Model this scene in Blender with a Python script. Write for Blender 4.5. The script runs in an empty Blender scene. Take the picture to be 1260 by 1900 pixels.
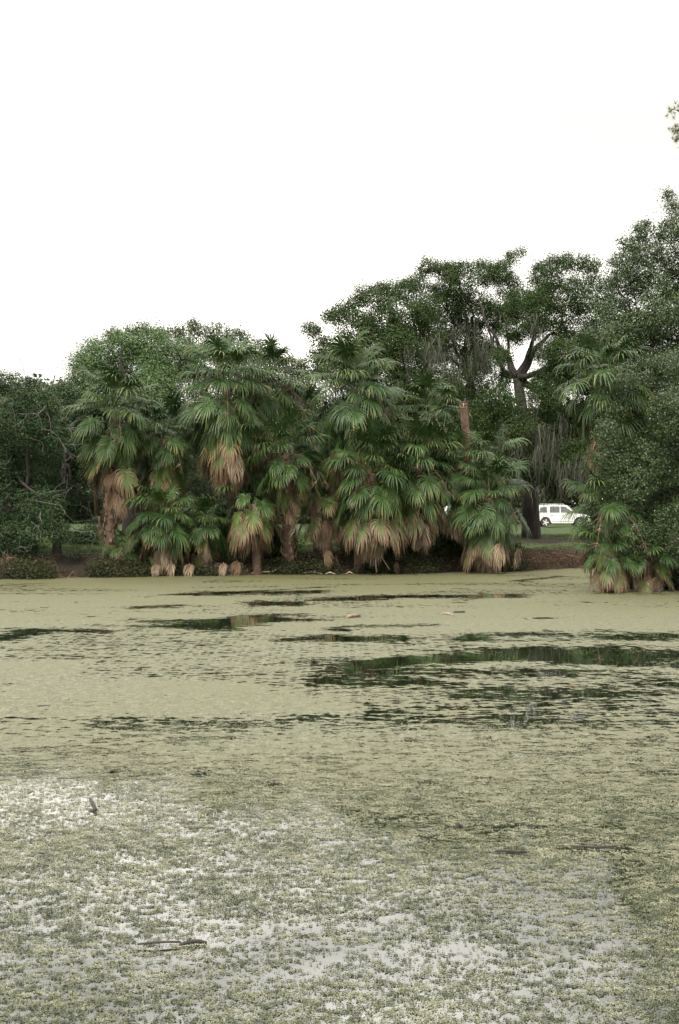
import bpy, math, random
import numpy as np
from mathutils import Vector, Matrix

random.seed(7)
rng = np.random.default_rng(11)
R = math.radians
scene = bpy.context.scene
col = scene.collection

# ------------------------------------------------------------------ camera
F = 2639.0          # focal length expressed in photo pixels (50 mm on a 36 mm tall frame)
CAMZ = 2.4
cam = bpy.data.cameras.new('camera')
cam.sensor_fit = 'VERTICAL'; cam.sensor_height = 36.0; cam.lens = 50.0
cam.clip_start = 0.1; cam.clip_end = 3000
camo = bpy.data.objects.new('camera', cam); col.objects.link(camo)
camo.location = (0, 0, CAMZ); camo.rotation_euler = (R(90), 0, 0)
scene.camera = camo

# ------------------------------------------------------------------ sky and sun (bright overcast)
SUN_EL, SUN_AZ = 48, 205      # degrees, azimuth clockwise from +Y
w = bpy.data.worlds.new('World'); scene.world = w; w.use_nodes = True
nt = w.node_tree; nt.nodes.clear()
N = nt.nodes.new; Lk = nt.links.new
out = N('ShaderNodeOutputWorld'); bg = N('ShaderNodeBackground'); bg.inputs['Strength'].default_value = 0.1
sky = N('ShaderNodeTexSky'); sky.sky_type = 'NISHITA'; sky.sun_disc = False
sky.sun_elevation = R(SUN_EL); sky.sun_rotation = R(SUN_AZ); sky.dust_density = 3.0
tc = N('ShaderNodeTexCoord'); mp = N('ShaderNodeMapping'); mp.inputs['Scale'].default_value = (2.2, 2.2, 7.0)
Lk(tc.outputs['Generated'], mp.inputs['Vector'])
n1 = N('ShaderNodeTexNoise'); n1.inputs['Scale'].default_value = 1.6; n1.inputs['Detail'].default_value = 5
Lk(mp.outputs[0], n1.inputs['Vector'])
cr = N('ShaderNodeValToRGB')
e = cr.color_ramp.elements
e[0].position = 0.36; e[0].color = (0.97, 0.94, 0.84, 1)
e[1].position = 0.64; e[1].color = (1.0, 0.955, 0.86, 1)
m_ = cr.color_ramp.elements.new(0.48); m_.color = (1.0, 0.965, 0.88, 1)
Lk(n1.outputs['Fac'], cr.inputs['Fac'])
sc = N('ShaderNodeVectorMath'); sc.operation = 'SCALE'; sc.inputs['Scale'].default_value = 10.0
Lk(cr.outputs['Color'], sc.inputs[0])
# overcast luminance: brighter overhead and behind the viewer, a dimmer cloud bank above the far trees
sx = N('ShaderNodeSeparateXYZ'); Lk(tc.outputs['Generated'], sx.inputs[0])
lr = N('ShaderNodeValToRGB'); le = lr.color_ramp.elements
le[0].position = 0.0; le[0].color = (.50,)*3+(1,); le[1].position = 1.0; le[1].color = (1.0,)*3+(1,)
for p_, v_ in ((.10, .50), (.17, .50), (.26, .47), (.36, .48), (.55, .85)):
    q_ = le.new(p_); q_.color = (v_,)*3+(1,)
Lk(sx.outputs['Z'], lr.inputs['Fac'])
fr = N('ShaderNodeMapRange'); fr.inputs['From Min'].default_value = .55; fr.inputs['From Max'].default_value = -.1
Lk(sx.outputs['Y'], fr.inputs['Value'])
lm = N('ShaderNodeMix'); lm.data_type = 'FLOAT'; Lk(fr.outputs[0], lm.inputs[0]); Lk(lr.outputs['Color'], lm.inputs[2]); lm.inputs[3].default_value = 1.0
cl2 = N('ShaderNodeMapRange'); cl2.inputs['From Min'].default_value = .42; cl2.inputs['From Max'].default_value = .68
cl2.inputs['To Min'].default_value = 6.3; cl2.inputs['To Max'].default_value = 15.5; Lk(n1.outputs['Fac'], cl2.inputs['Value'])
l2 = N('ShaderNodeMath'); l2.operation = 'MULTIPLY'; Lk(lm.outputs[0], l2.inputs[0]); Lk(cl2.outputs[0], l2.inputs[1]); Lk(l2.outputs[0], sc.inputs['Scale'])
mx = N('ShaderNodeMix'); mx.data_type = 'RGBA'; mx.inputs['Factor'].default_value = 0.97
Lk(sky.outputs[0], mx.inputs['A']); Lk(sc.outputs[0], mx.inputs['B'])
Lk(mx.outputs['Result'], bg.inputs['Color']); Lk(bg.outputs[0], out.inputs['Surface'])

sl = bpy.data.lights.new('sun', 'SUN'); sl.energy = 1.5; sl.angle = R(14); sl.color = (1, 0.95, 0.87)
so = bpy.data.objects.new('sun', sl); col.objects.link(so)
az = R(SUN_AZ); el = R(SUN_EL)
sd = Vector((math.sin(az)*math.cos(el), math.cos(az)*math.cos(el), math.sin(el)))
so.rotation_euler = sd.to_track_quat('Z', 'Y').to_euler()
so.location = sd*100

vs = scene.view_settings
vs.view_transform = 'Standard'; vs.look = 'None'; vs.gamma = 1; vs.use_curve_mapping = False
vs.exposure = 1.95
try:
    scene.cycles.max_bounces = 8; scene.cycles.transparent_max_bounces = 12
except Exception: pass

# ------------------------------------------------------------------ helpers
def at(px, py, Y):
    return np.array([(px-630)/F*Y, Y, CAMZ+(950-py)/F*Y])

def tag(o, label=None, cat=None, group=None, kind=None):
    if label: o['label'] = label
    if cat: o['category'] = cat
    if group: o['group'] = group
    if kind: o['kind'] = kind
    return o

def empty(name, loc, label, cat, group=None):
    o = bpy.data.objects.new(name, None); o.empty_display_size = 0.3
    col.objects.link(o); o.location = Vector(loc)
    return tag(o, label, cat, group)

def link(name, me, parent=None, loc=(0, 0, 0), mat=None):
    o = bpy.data.objects.new(name, me); col.objects.link(o); o.location = loc
    if parent is not None: o.parent = parent
    return o

def mesh_np(name, V, Fq, mat=None, attrs=None, smooth=False):
    """V (n,3), Fq (m,k) -> mesh; attrs: dict name -> (n,) float point attribute"""
    V = np.asarray(V, np.float32); Fq = np.asarray(Fq, np.int32)
    me = bpy.data.meshes.new(name)
    me.vertices.add(len(V)); me.vertices.foreach_set('co', V.ravel())
    k = Fq.shape[1]; m = len(Fq)
    me.loops.add(m*k); me.loops.foreach_set('vertex_index', Fq.ravel())
    me.polygons.add(m)
    me.polygons.foreach_set('loop_start', np.arange(0, m*k, k, dtype=np.int32))
    me.polygons.foreach_set('loop_total', np.full(m, k, np.int32))
    if smooth: me.polygons.foreach_set('use_smooth', np.ones(m, bool))
    me.update(calc_edges=True)
    if attrs:
        for a, v in attrs.items():
            at_ = me.attributes.new(a, 'FLOAT', 'POINT'); at_.data.foreach_set('value', np.asarray(v, np.float32))
    if mat: me.materials.append(mat)
    return me

class MB:
    def __init__(s): s.v = []; s.f = []; s.m = []; s.t = []
    def add(s, vs, fs, mi=0, t=None):
        b = len(s.v); s.v += [tuple(x) for x in vs]; s.f += [tuple(b+i for i in f) for f in fs]; s.m += [mi]*len(fs)
        s.t += list(t) if t is not None else [0.0]*len(vs)
    def tube(s, pts, rad, n=8, cap=True, mi=0):
        pts = [Vector(p) for p in pts]
        if not hasattr(rad, '__len__'): rad = [rad]*len(pts)
        vs = []; up = Vector((0.13, 0.31, 0.94))
        for i, p in enumerate(pts):
            d = (pts[min(i+1, len(pts)-1)]-pts[max(i-1, 0)]).normalized()
            a = d.cross(up)
            if a.length < 0.1: a = d.cross(Vector((1, 0, 0)))
            a.normalize(); b = d.cross(a)
            for k in range(n):
                q = 2*math.pi*k/n
                vs.append(p+(a*math.cos(q)+b*math.sin(q))*rad[i])
        fs = []
        for i in range(len(pts)-1):
            for k in range(n):
                k2 = (k+1) % n
                fs.append((i*n+k, i*n+k2, (i+1)*n+k2, (i+1)*n+k))
        if cap:
            fs.append(tuple(range(n))[::-1]); fs.append(tuple((len(pts)-1)*n+k for k in range(n)))
        s.add(vs, fs, mi)
    def box(s, c, d, mi=0, taper=1.0):
        x, y, z = d[0]/2, d[1]/2, d[2]/2
        vs = [(c[0]+i*x*(taper if k > 0 else 1), c[1]+j*y*(taper if k > 0 else 1), c[2]+k*z) for k in (-1, 1) for j in (-1, 1) for i in (-1, 1)]
        s.add(vs, [(0, 2, 3, 1), (4, 5, 7, 6), (0, 1, 5, 4), (2, 6, 7, 3), (0, 4, 6, 2), (1, 3, 7, 5)], mi)
    def mesh(s, name, mats, smooth=False):
        me = bpy.data.meshes.new(name); me.from_pydata(s.v, [], s.f)
        for m in (mats if isinstance(mats, (list, tuple)) else [mats]): me.materials.append(m)
        me.polygons.foreach_set('material_index', s.m)
        if smooth: me.polygons.foreach_set('use_smooth', [True]*len(s.f))
        a = me.attributes.new('t', 'FLOAT', 'POINT'); a.data.foreach_set('value', s.t)
        me.update(); return me

# lattice value noise
_tab = np.random.default_rng(3).random((64, 64, 64)).astype(np.float32)
def vnoise(P, scale=1.0, off=0.0):
    P = np.asarray(P, float)*scale+off
    i = np.floor(P).astype(int); f = P-i; f = f*f*(3-2*f)
    r = 0
    for dx in (0, 1):
        for dy in (0, 1):
            for dz in (0, 1):
                wgt = (f[..., 0] if dx else 1-f[..., 0])*(f[..., 1] if dy else 1-f[..., 1])*(f[..., 2] if dz else 1-f[..., 2])
                r = r+wgt*_tab[(i[..., 0]+dx) & 63, (i[..., 1]+dy) & 63, (i[..., 2]+dz) & 63]
    return r
def fbm(P, scale=1.0, octv=4, off=0.0):
    a = 0; s = 0; amp = 1
    for o in range(octv):
        a = a+amp*vnoise(P, scale*2**o, off+o*17.3); s += amp; amp *= 0.55
    return a/s

# ------------------------------------------------------------------ materials
def newmat(name):
    m = bpy.data.materials.new(name); m.use_nodes = True
    t = m.node_tree; t.nodes.clear()
    o = t.nodes.new('ShaderNodeOutputMaterial'); p = t.nodes.new('ShaderNodeBsdfPrincipled')
    t.links.new(p.outputs[0], o.inputs['Surface'])
    return m, t, p, o

def ramp(t, pts, src=None):
    r = t.nodes.new('ShaderNodeValToRGB'); el = r.color_ramp.elements
    while len(el) > 1: el.remove(el[-1])
    el[0].position = pts[0][0]; el[0].color = (*pts[0][1], 1)
    for p, c in pts[1:]:
        x = el.new(p); x.color = (*c, 1)
    if src is not None: t.links.new(src, r.inputs['Fac'])
    return r.outputs['Color']

def noise(t, scale, detail=4, coord='Object', rough=0.55, dist=0.0, mscale=None):
    c = t.nodes.new('ShaderNodeTexCoord'); n = t.nodes.new('ShaderNodeTexNoise')
    n.inputs['Scale'].default_value = scale; n.inputs['Detail'].default_value = detail
    n.inputs['Roughness'].default_value = rough; n.inputs['Distortion'].default_value = dist
    if mscale:
        mp = t.nodes.new('ShaderNodeMapping'); mp.inputs['Scale'].default_value = mscale
        t.links.new(c.outputs[coord], mp.inputs[0]); t.links.new(mp.outputs[0], n.inputs['Vector'])
    else: t.links.new(c.outputs[coord], n.inputs['Vector'])
    return n.outputs['Fac']

def attr(t, name):
    a = t.nodes.new('ShaderNodeAttribute'); a.attribute_name = name; return a.outputs['Fac']

def math_(t, op, a, b=None, c=None, clamp=False):
    n = t.nodes.new('ShaderNodeMath'); n.operation = op; n.use_clamp = clamp
    for i, x in enumerate((a, b, c)):
        if x is None: continue
        if isinstance(x, (int, float)): n.inputs[i].default_value = x
        else: t.links.new(x, n.inputs[i])
    return n.outputs[0]

def mixc(t, f, a, b):
    n = t.nodes.new('ShaderNodeMix'); n.data_type = 'RGBA'
    if isinstance(f, (int, float)): n.inputs['Factor'].default_value = f
    else: t.links.new(f, n.inputs['Factor'])
    for k, x in (('A', a), ('B', b)):
        if isinstance(x, tuple): n.inputs[k].default_value = (*x, 1)
        else: t.links.new(x, n.inputs[k])
    return n.outputs['Result']

def leafy(t, p, o, colour, rough=0.5, spec=0.4, trans=0.25):
    t.links.new(colour, p.inputs['Base Color'])
    p.inputs['Roughness'].default_value = rough; p.inputs['Specular IOR Level'].default_value = spec
    tr = t.nodes.new('ShaderNodeBsdfTranslucent'); t.links.new(colour, tr.inputs['Color'])
    ms = t.nodes.new('ShaderNodeMixShader'); ms.inputs[0].default_value = trans
    t.links.new(p.outputs[0], ms.inputs[1]); t.links.new(tr.outputs[0], ms.inputs[2])
    t.links.new(ms.outputs[0], o.inputs['Surface'])

def mat_leaf(name, cols, rough=0.6, spec=0.09, trans=0.10):
    m, t, p, o = newmat(name)
    c = ramp(t, cols, attr(t, 'r'))
    leafy(t, p, o, c, rough, spec, trans); return m

OAKCOL = [(0, (.008, .017, .005)), (.45, (.022, .040, .012)), (.85, (.050, .074, .022)), (1, (.08, .060, .028))]
M = {}
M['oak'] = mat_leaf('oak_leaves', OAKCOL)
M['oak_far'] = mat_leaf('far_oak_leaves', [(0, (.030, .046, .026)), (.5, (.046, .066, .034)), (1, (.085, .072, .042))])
M['broad'] = mat_leaf('light_broadleaf', [(0, (.034, .062, .026)), (.5, (.056, .094, .036)), (1, (.085, .12, .045))])
M['willow'] = mat_leaf('dark_blue_green_leaves', [(0, (.008, .020, .008)), (.5, (.023, .044, .017)), (.9, (.050, .072, .034)), (1, (.09, .07, .035))])
M['bush'] = mat_leaf('shore_bush_leaves', [(0, (.012, .025, .007)), (.45, (.026, .046, .014)), (.85, (.054, .078, .025)), (1, (.13, .12, .05))], rough=.42, spec=.35)
M['wood_far'] = mat_leaf('far_wood_leaves', [(0, (.016, .026, .013)), (.6, (.030, .046, .020)), (1, (.05, .06, .028))])
M['pine'] = mat_leaf('pine_needles', [(0, (.06, .08, .03)), (.6, (.09, .10, .04)), (1, (.15, .11, .05))])
M['moss'] = mat_leaf('spanish_moss', [(0, (.030, .034, .025)), (1, (.095, .095, .075))], rough=.9, spec=.1, trans=.25)
M['litter'] = mat_leaf('dead_vine', [(0, (.010, .007, .004)), (.5, (.032, .019, .011)), (.9, (.065, .042, .025)), (1, (.13, .09, .06))], rough=.85, spec=.2, trans=.05)
M['grass'] = mat_leaf('grass_blades', [(0, (.024, .048, .014)), (.6, (.040, .072, .022)), (1, (.10, .085, .04))], trans=.3)

def mat_frond(name, base0, base1, tip0, tip1, thr, blend, rough=.42, spec=.20, trans=.05):
    m, t, p, o = newmat(name)
    oi = t.nodes.new('ShaderNodeObjectInfo')
    f = math_(t, 'ADD', math_(t, 'MULTIPLY', oi.outputs['Random'], .45), math_(t, 'MULTIPLY', attr(t, 'r'), .55))
    b = mixc(t, f, base0, base1)
    tip = mixc(t, attr(t, 'r'), tip0, tip1)
    k = math_(t, 'ADD', attr(t, 't'), math_(t, 'MULTIPLY', math_(t, 'SUBTRACT', oi.outputs['Random'], .5), .25))
    k = math_(t, 'ADD', k, math_(t, 'MULTIPLY', math_(t, 'SUBTRACT', attr(t, 'r'), .5), .62))
    k = math_(t, 'DIVIDE', math_(t, 'SUBTRACT', k, thr), blend, clamp=True)
    leafy(t, p, o, mixc(t, k, b, tip), rough, spec, trans); return m
M['frond'] = mat_frond('palm_frond_green', (.005, .018, .005), (.042, .076, .019), (.08, .11, .034), (.12, .115, .042), .85, .25)
M['frond_yellow'] = mat_frond('palm_frond_ageing', (.030, .055, .013), (.068, .092, .022), (.11, .068, .028), (.19, .13, .07), .72, .10, rough=.45)
M['frond_half'] = mat_frond('palm_frond_half_dead', (.034, .055, .013), (.065, .080, .02), (.16, .115, .07), (.08, .05, .03), .40, .07, rough=.6, spec=.3)
M['frond_rust'] = mat_frond('palm_frond_rusting', (.030, .048, .012), (.058, .072, .018), (.075, .042, .020), (.13, .085, .048), .45, .08, rough=.6, spec=.25)
M['frond_dead'] = mat_frond('palm_frond_dead', (.050, .031, .018), (.10, .066, .040), (.08, .051, .031), (.14, .10, .065), .4, .4, rough=.8, spec=.15, trans=.1)
M['frond_pale'] = mat_frond('palm_frond_bleached', (.13, .09, .055), (.23, .175, .12), (.18, .13, .085), (.34, .28, .21), .3, .4, rough=.8, spec=.15, trans=.1)

def mat_bark(name, c0, c1, c2, scale=3, mscale=(1, 1, .35), bump=.6):
    m, t, p, o = newmat(name)
    n = noise(t, scale, 6, mscale=mscale, rough=.65)
    t.links.new(ramp(t, [(.3, c0), (.52, c1), (.7, c2)], n), p.inputs['Base Color'])
    p.inputs['Roughness'].default_value = .9
    b = t.nodes.new('ShaderNodeBump'); b.inputs['Strength'].default_value = bump; b.inputs['Distance'].default_value = .05
    t.links.new(n, b.inputs['Height']); t.links.new(b.outputs[0], p.inputs['Normal']); return m
M['bark'] = mat_bark('oak_bark', (.008, .006, .005), (.019, .015, .012), (.04, .032, .026))
M['bark_grey'] = mat_bark('grey_twig_bark', (.05, .048, .04), (.095, .09, .078), (.15, .14, .125), 2)
M['palm_trunk'] = mat_bark('palm_trunk', (.018, .011, .007), (.055, .032, .020), (.11, .066, .043), 5, (1, 1, 3))
M['stump'] = mat_bark('bare_palm_trunk', (.07, .042, .028), (.145, .092, .066), (.21, .145, .11), 6, (1, 1, 4), .5)
M['boot'] = mat_bark('palm_boots', (.03, .018, .011), (.085, .053, .033), (.16, .11, .075), 6)
M['palebranch'] = mat_bark('pale_driftwood', (.08, .055, .04), (.16, .11, .085), (.27, .2, .155), 8)
M['darkwood'] = mat_bark('wet_dark_wood', (.008, .007, .006), (.018, .014, .011), (.035, .028, .022), 10)

def mat_plain(name, c, rough=.5, metal=0.0, spec=.5, coat=0.0):
    m, t, p, o = newmat(name)
    n = noise(t, 9, 4)
    t.links.new(mixc(t, n, tuple(x*.86 for x in c), tuple(min(1, x*1.12) for x in c)), p.inputs['Base Color'])
    p.inputs['Roughness'].default_value = rough; p.inputs['Metallic'].default_value = metal
    p.inputs['Specular IOR Level'].default_value = spec; p.inputs['Coat Weight'].default_value = coat
    return m

def leaf_quads(C, size, n_dir, upbias=.35):
    """C (n,3) leaf centres, size (n,), n_dir (n,3) preferred normals -> V, F"""
    n = len(C)
    nn = n_dir*.6+rng.normal(size=(n, 3))*.75; nn[:, 2] += upbias
    nn /= np.linalg.norm(nn, axis=1)[:, None]+1e-9
    a = rng.normal(size=(n, 3)); a = np.cross(nn, a); a /= np.linalg.norm(a, axis=1)[:, None]+1e-9
    b_ = np.cross(nn, a)
    L = size[:, None]*.5; W = L*(.45+.25*rng.random((n, 1)))
    bend = nn*L*.25
    V = np.stack([C-a*L-bend, C+b_*W+a*L*.1, C+a*L-bend, C-b_*W+a*L*.1], 1).reshape(-1, 3)
    Fq = np.arange(4*n).reshape(n, 4)
    return V, Fq

# ------------------------------------------------------------------ terrain and water
SH = [(-200, 44), (-40, 47), (-12.1, 50.9), (-6.6, 53.2), (-.6, 54.9), (3.5, 55.6), (7.2, 58.0), (10.5, 61.5), (200, 66)]
RX = [(0, 15), (25, 13.2), (38, 11), (42, 10.4), (46, 10.2), (52, 10.9), (58, 12.4), (64, 14), (120, 16)]
def shore_y(x): return np.interp(x, *zip(*SH))+0.30*np.sin(np.asarray(x)*1.7)+.16*np.sin(np.asarray(x)*4.3+1)
def land_d(x, y):
    d = y-shore_y(x)
    d2 = (x-np.interp(y, *zip(*RX))-0.2*np.sin(y*2.1))
    return np.maximum(np.maximum(d, d2), 3.2-y)
def ground_z(x, y):
    x = np.asarray(x, float); y = np.asarray(y, float)
    d = land_d(x, y)
    z = np.interp(d, [-4, -1, -.15, 0, .35, 1.0, 2.6, 5.5, 12, 80, 400], [-1.2, -.6, -.16, 0, .22, .40, .68, .88, .92, 1.12, 1.5])
    P = np.stack([x, y, x*0], -1)
    z = z+np.clip(d+.1, 0, 1)*(vnoise(P, 1.3)-.5)*.16+np.clip(d+.1, 0, 1)*(vnoise(P, 4.0)-.5)*.07
    return z
def gz(x, y): return float(ground_z(np.array([x]), np.array([y]))[0])

def graded(a, b, dense):  # dense: list of (start, end, step)
    xs = []
    for s, e_, st in dense: xs += list(np.arange(s, e_, st))
    lo = dense[0][0]; hi = dense[-1][1]
    left = [lo-(1.35**k-1)*3 for k in range(1, 40) if lo-(1.35**k-1)*3 > a]
    right = [hi+(1.35**k-1)*3 for k in range(0, 40) if hi+(1.35**k-1)*3 < b]
    return np.array(sorted(left+xs+right+[a, b]))
gx = graded(-900, 900, [(-16, 16, .16)]); gy = graded(-300, 1500, [(38, 64, .16), (64, 80, .4)])
X, Y = np.meshgrid(gx, gy)
Z = ground_z(X, Y)
nx, ny = len(gx), len(gy)
idx = np.arange(nx*ny).reshape(ny, nx)
quads = np.stack([idx[:-1, :-1], idx[:-1, 1:], idx[1:, 1:], idx[1:, :-1]], -1).reshape(-1, 4)
m, t, p, o = newmat('park_ground')
P3 = np.stack([X, Y, X*0], -1)
D = land_d(X, Y)
grassy = np.clip((D-3.2+2.4*(fbm(P3, .5)-.5))/.9, 0, 1)
dirtband = np.exp(-((Y-74-3*(fbm(P3, .12)-.5))/5.5)**2)*np.clip((X+4)/8, 0, 1)*1.3
grassy = grassy*np.clip(1-dirtband, 0, 1)
n1_ = noise(t, .9, 8, rough=.7); n2_ = noise(t, 14, 5, rough=.7)
gcol = ramp(t, [(.3, (.016, .024, .009)), (.5, (.027, .043, .014)), (.7, (.044, .064, .024))], n1_)
dcol = ramp(t, [(.3, (.005, .004, .003)), (.5, (.013, .010, .006)), (.68, (.028, .020, .012)), (.8, (.07, .048, .03))], n2_)
gm = math_(t, 'ADD', attr(t, 'grassy'), math_(t, 'MULTIPLY', math_(t, 'SUBTRACT', n2_, .5), 1.6))
gm = math_(t, 'DIVIDE', math_(t, 'SUBTRACT', gm, .4), .25, clamp=True)
t.links.new(mixc(t, gm, dcol, gcol), p.inputs['Base Color']); p.inputs['Roughness'].default_value = .95
p.inputs['Specular IOR Level'].default_value = .15
b = t.nodes.new('ShaderNodeBump'); b.inputs['Strength'].default_value = .8; b.inputs['Distance'].default_value = .06
t.links.new(n2_, b.inputs['Height']); t.links.new(b.outputs[0], p.inputs['Normal'])
g = link('ground', mesh_np('ground', np.stack([X, Y, Z], -1).reshape(-1, 3), quads, m, {'grassy': grassy.ravel()}, smooth=True))
tag(g, kind='structure')

# still pond water
m, t, p, o = newmat('pond_water')
p.inputs['Base Color'].default_value = (.006, .008, .004, 1); p.inputs['Roughness'].default_value = .015
p.inputs['IOR'].default_value = 3.6
b = t.nodes.new('ShaderNodeBump'); b.inputs['Strength'].default_value = .05; b.inputs['Distance'].default_value = .02
t.links.new(noise(t, 1.6, 3), b.inputs['Height']); t.links.new(b.outputs[0], p.inputs['Normal'])
wv = [(-120, -5, 0), (120, -5, 0), (120, 70, 0), (-120, 70, 0)]
g = link('water', mesh_np('water', wv, [(0, 1, 2, 3)], m)); tag(g, kind='structure')

# floating duckweed mat: cover attribute says how closed the mat is, the shader breaks it into plants
ax = np.concatenate([np.arange(-60, -16, .5), np.arange(-16, 16, .12), np.arange(16, 60, .5)])
ay = np.concatenate([np.arange(2.8, 30, .12), np.arange(30, 64, .2)])
X, Y = np.meshgrid(ax, ay); P3 = np.stack([X, Y, X*0], -1)
def wpx(px, py):      # photo pixel of a point on the water -> world x, y
    d = CAMZ*F/(py-950); return (px-630)/F*d, d
cover = 1.08-.30*np.clip((fbm(P3*np.array([.35, 1, 1]), .9, 4, 21.)-.5)*4, -.2, 1)
# wind-broken near water, less closed towards the camera
PX = X/Y*F+630; PY = 950+CAMZ*F/Y        # only used to read the world positions of the bands off the photo
near = np.interp(PY+80*(fbm(P3*np.array([.8, .6, 1]), .7, 3, 77.)-.5), [1050, 1330, 1410, 1480, 1560, 1650, 1750, 1905], [0, .01, .04, .13, .29, .42, .50, .52])
cover -= near*np.clip((X/Y*F < 9e9), 0, 1)*(.75+.5*fbm(P3, .8, 3))
# closed strip at the right-hand edge
edge = np.clip((X-.205*Y+.10*(fbm(P3, 2.5, 3)-.5))/.06, 0, 1)*np.clip((14-Y)/3, 0, 1)
cover = cover*(1-edge)+.90*edge
# looser, speckled band across the middle right
spk_a = .10+.8*np.clip((fbm(P3*np.array([.5, 1, 1]), .55, 4, 51.)-.52)*4, -.1, .5)
def band(c0, c1, r0, r1, amt, soft=.35):
    big_ = r1 > .25; soft = 1.15 if big_ else soft; r0 = r0*(1.3 if big_ else 1); r1 = r1*(1.22 if big_ else 1)
    """open patch: centre line from pixel c0 to c1 on the water, half widths r0 (x) and r1 (depth) in metres"""
    global cover
    a = np.array(wpx(*c0)); b_ = np.array(wpx(*c1)); ab = b_-a; L2 = (ab**2).sum()+1e-9
    u = np.clip(((X-a[0])*ab[0]+(Y-a[1])*ab[1])/L2, 0, 1)
    dx = X-a[0]-u*ab[0]; dy = Y-a[1]-u*ab[1]
    wob = 1+2.6*(fbm(P3, .9, 4, 5.0)-.5)
    q = np.sqrt((dx/r0)**2+(dy/r1)**2)*wob
    k = np.clip((1.0-q)/soft, 0, 1)*amt
    cover = cover*(1-k)-(.30*k*k if big_ else 0)
    if big_: spk_a[:] = np.maximum(spk_a, amt*np.clip((1.42-q)/.9, 0, 1))
band((700, 1232), (1010, 1214), .45, 1.6, 1.0, .5)
band((1010, 1216), (1300, 1218), .4, 1.3, .95, .5)
band((620, 1228), (720, 1232), .8, 1.0, .55, .8)
band((700, 1262), (720, 1264), .5, .7, .5, .8)
band((370, 1160), (480, 1150), .7, 1.7, .95, .5)
band((480, 1122), (540, 1120), .5, 1.3, .9, .5)
band((320, 1152), (580, 1150), .6, .5, .8, .5)
band((0, 1185), (60, 1176), .5, 1.3, .9, .5)
band((50, 1171), (175, 1171), .3, .45, .8, .5)
band((615, 1112), (700, 1108), .6, 1.0, .9, .5)
band((690, 1107), (960, 1105), .4, 1.1, .85, .5)
band((390, 1101), (590, 1098), .5, 1.0, .75, .5)
band((540, 1188), (620, 1184), .5, .8, .85, .6)
band((640, 1186), (740, 1184), .3, .8, .8, .6)
band((880, 1180), (990, 1176), .5, .7, .75, .6)
band((1130, 1182), (1260, 1182), .4, .8, .8, .5)
band((920, 1190), (1120, 1186), .4, .4, .5, .8)
band((260, 1127), (330, 1124), .3, .6, .7, .6)
band((330, 1104), (600, 1090), .3, .35, .6, .6)
band((960, 1078), (1040, 1070), .3, .9, .7, .6)
band((640, 1163), (780, 1161), .3, .5, .7, .6)
# speckled zones (many small dark gaps)
def speck(px0, px1, py0, py1, amt):
    global cover
    k = np.clip((PX-px0)/60+.5, 0, 1)*np.clip((px1-PX)/60+.5, 0, 1)*np.clip((PY-py0)/12+.5, 0, 1)*np.clip((py1-PY)/16+.5, 0, 1)
    cover = cover-.8*amt*k*np.clip(.25+1.6*(fbm(P3, .55, 3, 9.0)-.3), 0, 1.3)
    spk_a[:] = np.maximum(spk_a, k*(.30+4.0*amt)*np.clip(.35+1.9*(fbm(P3*np.array([.5, 1, 1]), .8, 3, 9.0)-.3), 0, 1.2))
speck(560, 1400, 1240, 1300, .20)
speck(650, 1400, 1280, 1350, .17)
speck(150, 650, 1325, 1385, .17)
speck(150, 560, 1205, 1262, .06)
speck(-100, 1400, 1170, 1215, .06)
speck(560, 1400, 1340, 1480, .13)
speck(1060, 1400, 1400, 1640, .13)
for c0, c1, rx, ry in [((1060, 1577), (1150, 1575), .06, .07), ((920, 1584), (980, 1585), .03, .06), ((905, 1534), (1010, 1536), .05, .07),
                       ((1090, 1530), (1150, 1532), .09, .11), ((1210, 1721), (1250, 1724), .05, .1), ((780, 1453), (805, 1453), .03, .1),
                       ((365, 1439), (376, 1439), .05, .11), ((1200, 1432), (1260, 1436), .05, .12), ((440, 1490), (470, 1492), .04, .1),
                       ((210, 1434), (224, 1434), .04, .1), ((290, 1437), (300, 1438), .05, .08), ((700, 1530), (720, 1536), .03, .06),
                       ((1220, 1604), (1260, 1604), .05, .06), ((495, 1457), (512, 1456), .06, .08)]:
    band(c0, c1, rx, ry, 1.0, .5)
# larger sky-bright openings near the viewer
for c in [(340, 1614), (400, 1654), (210, 1719), (310, 1700), (440, 1712), (490, 1750), (560, 1716), (630, 1760), (680, 1715), (780, 1758), (840, 1752),
          (960, 1718), (1050, 1718), (1090, 1740), (1140, 1755), (180, 1835), (250, 1842), (790, 1606), (915, 1622), (500, 1808), (970, 1838),
          (330, 1545), (500, 1548), (640, 1560), (710, 1600), (1000, 1660), (1090, 1655), (560, 1650), (260, 1600), (60, 1720), (110, 1800)]:
    band((c[0]-16, c[1]), (c[0]+18, c[1]+2), .05+.06*random.random(), .05+.05*random.random(), 1.05, .8)
cover = np.clip(cover, -.5, 1)
cover_near = cover.copy()
YC = 16.5                       # nearer than this the mat is built plant by plant
cover = cover-1.15*np.clip((15.5-Y+3*(fbm(P3, .6, 3, 15.)-.5))/6.5, 0, 1)**1.3
nx, ny = len(ax), len(ay)
idx = np.arange(nx*ny).reshape(ny, nx)
quads = np.stack([idx[:-1, :-1], idx[:-1, 1:], idx[1:, 1:], idx[1:, :-1]], -1).reshape(-1, 4)
m, t, p, o = newmat('duckweed')
big = noise(t, 6.0, 5, rough=.72, dist=.3, mscale=(.6, 1, 1)); mid = noise(t, 15, 3, rough=.7, dist=.3, mscale=(.8, 1, 1)); fine = noise(t, 45, 3, rough=.75)
s_ = math_(t, 'ADD', math_(t, 'ADD', math_(t, 'MULTIPLY', big, .55), math_(t, 'MULTIPLY', mid, .30)), math_(t, 'MULTIPLY', fine, .15))
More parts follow.
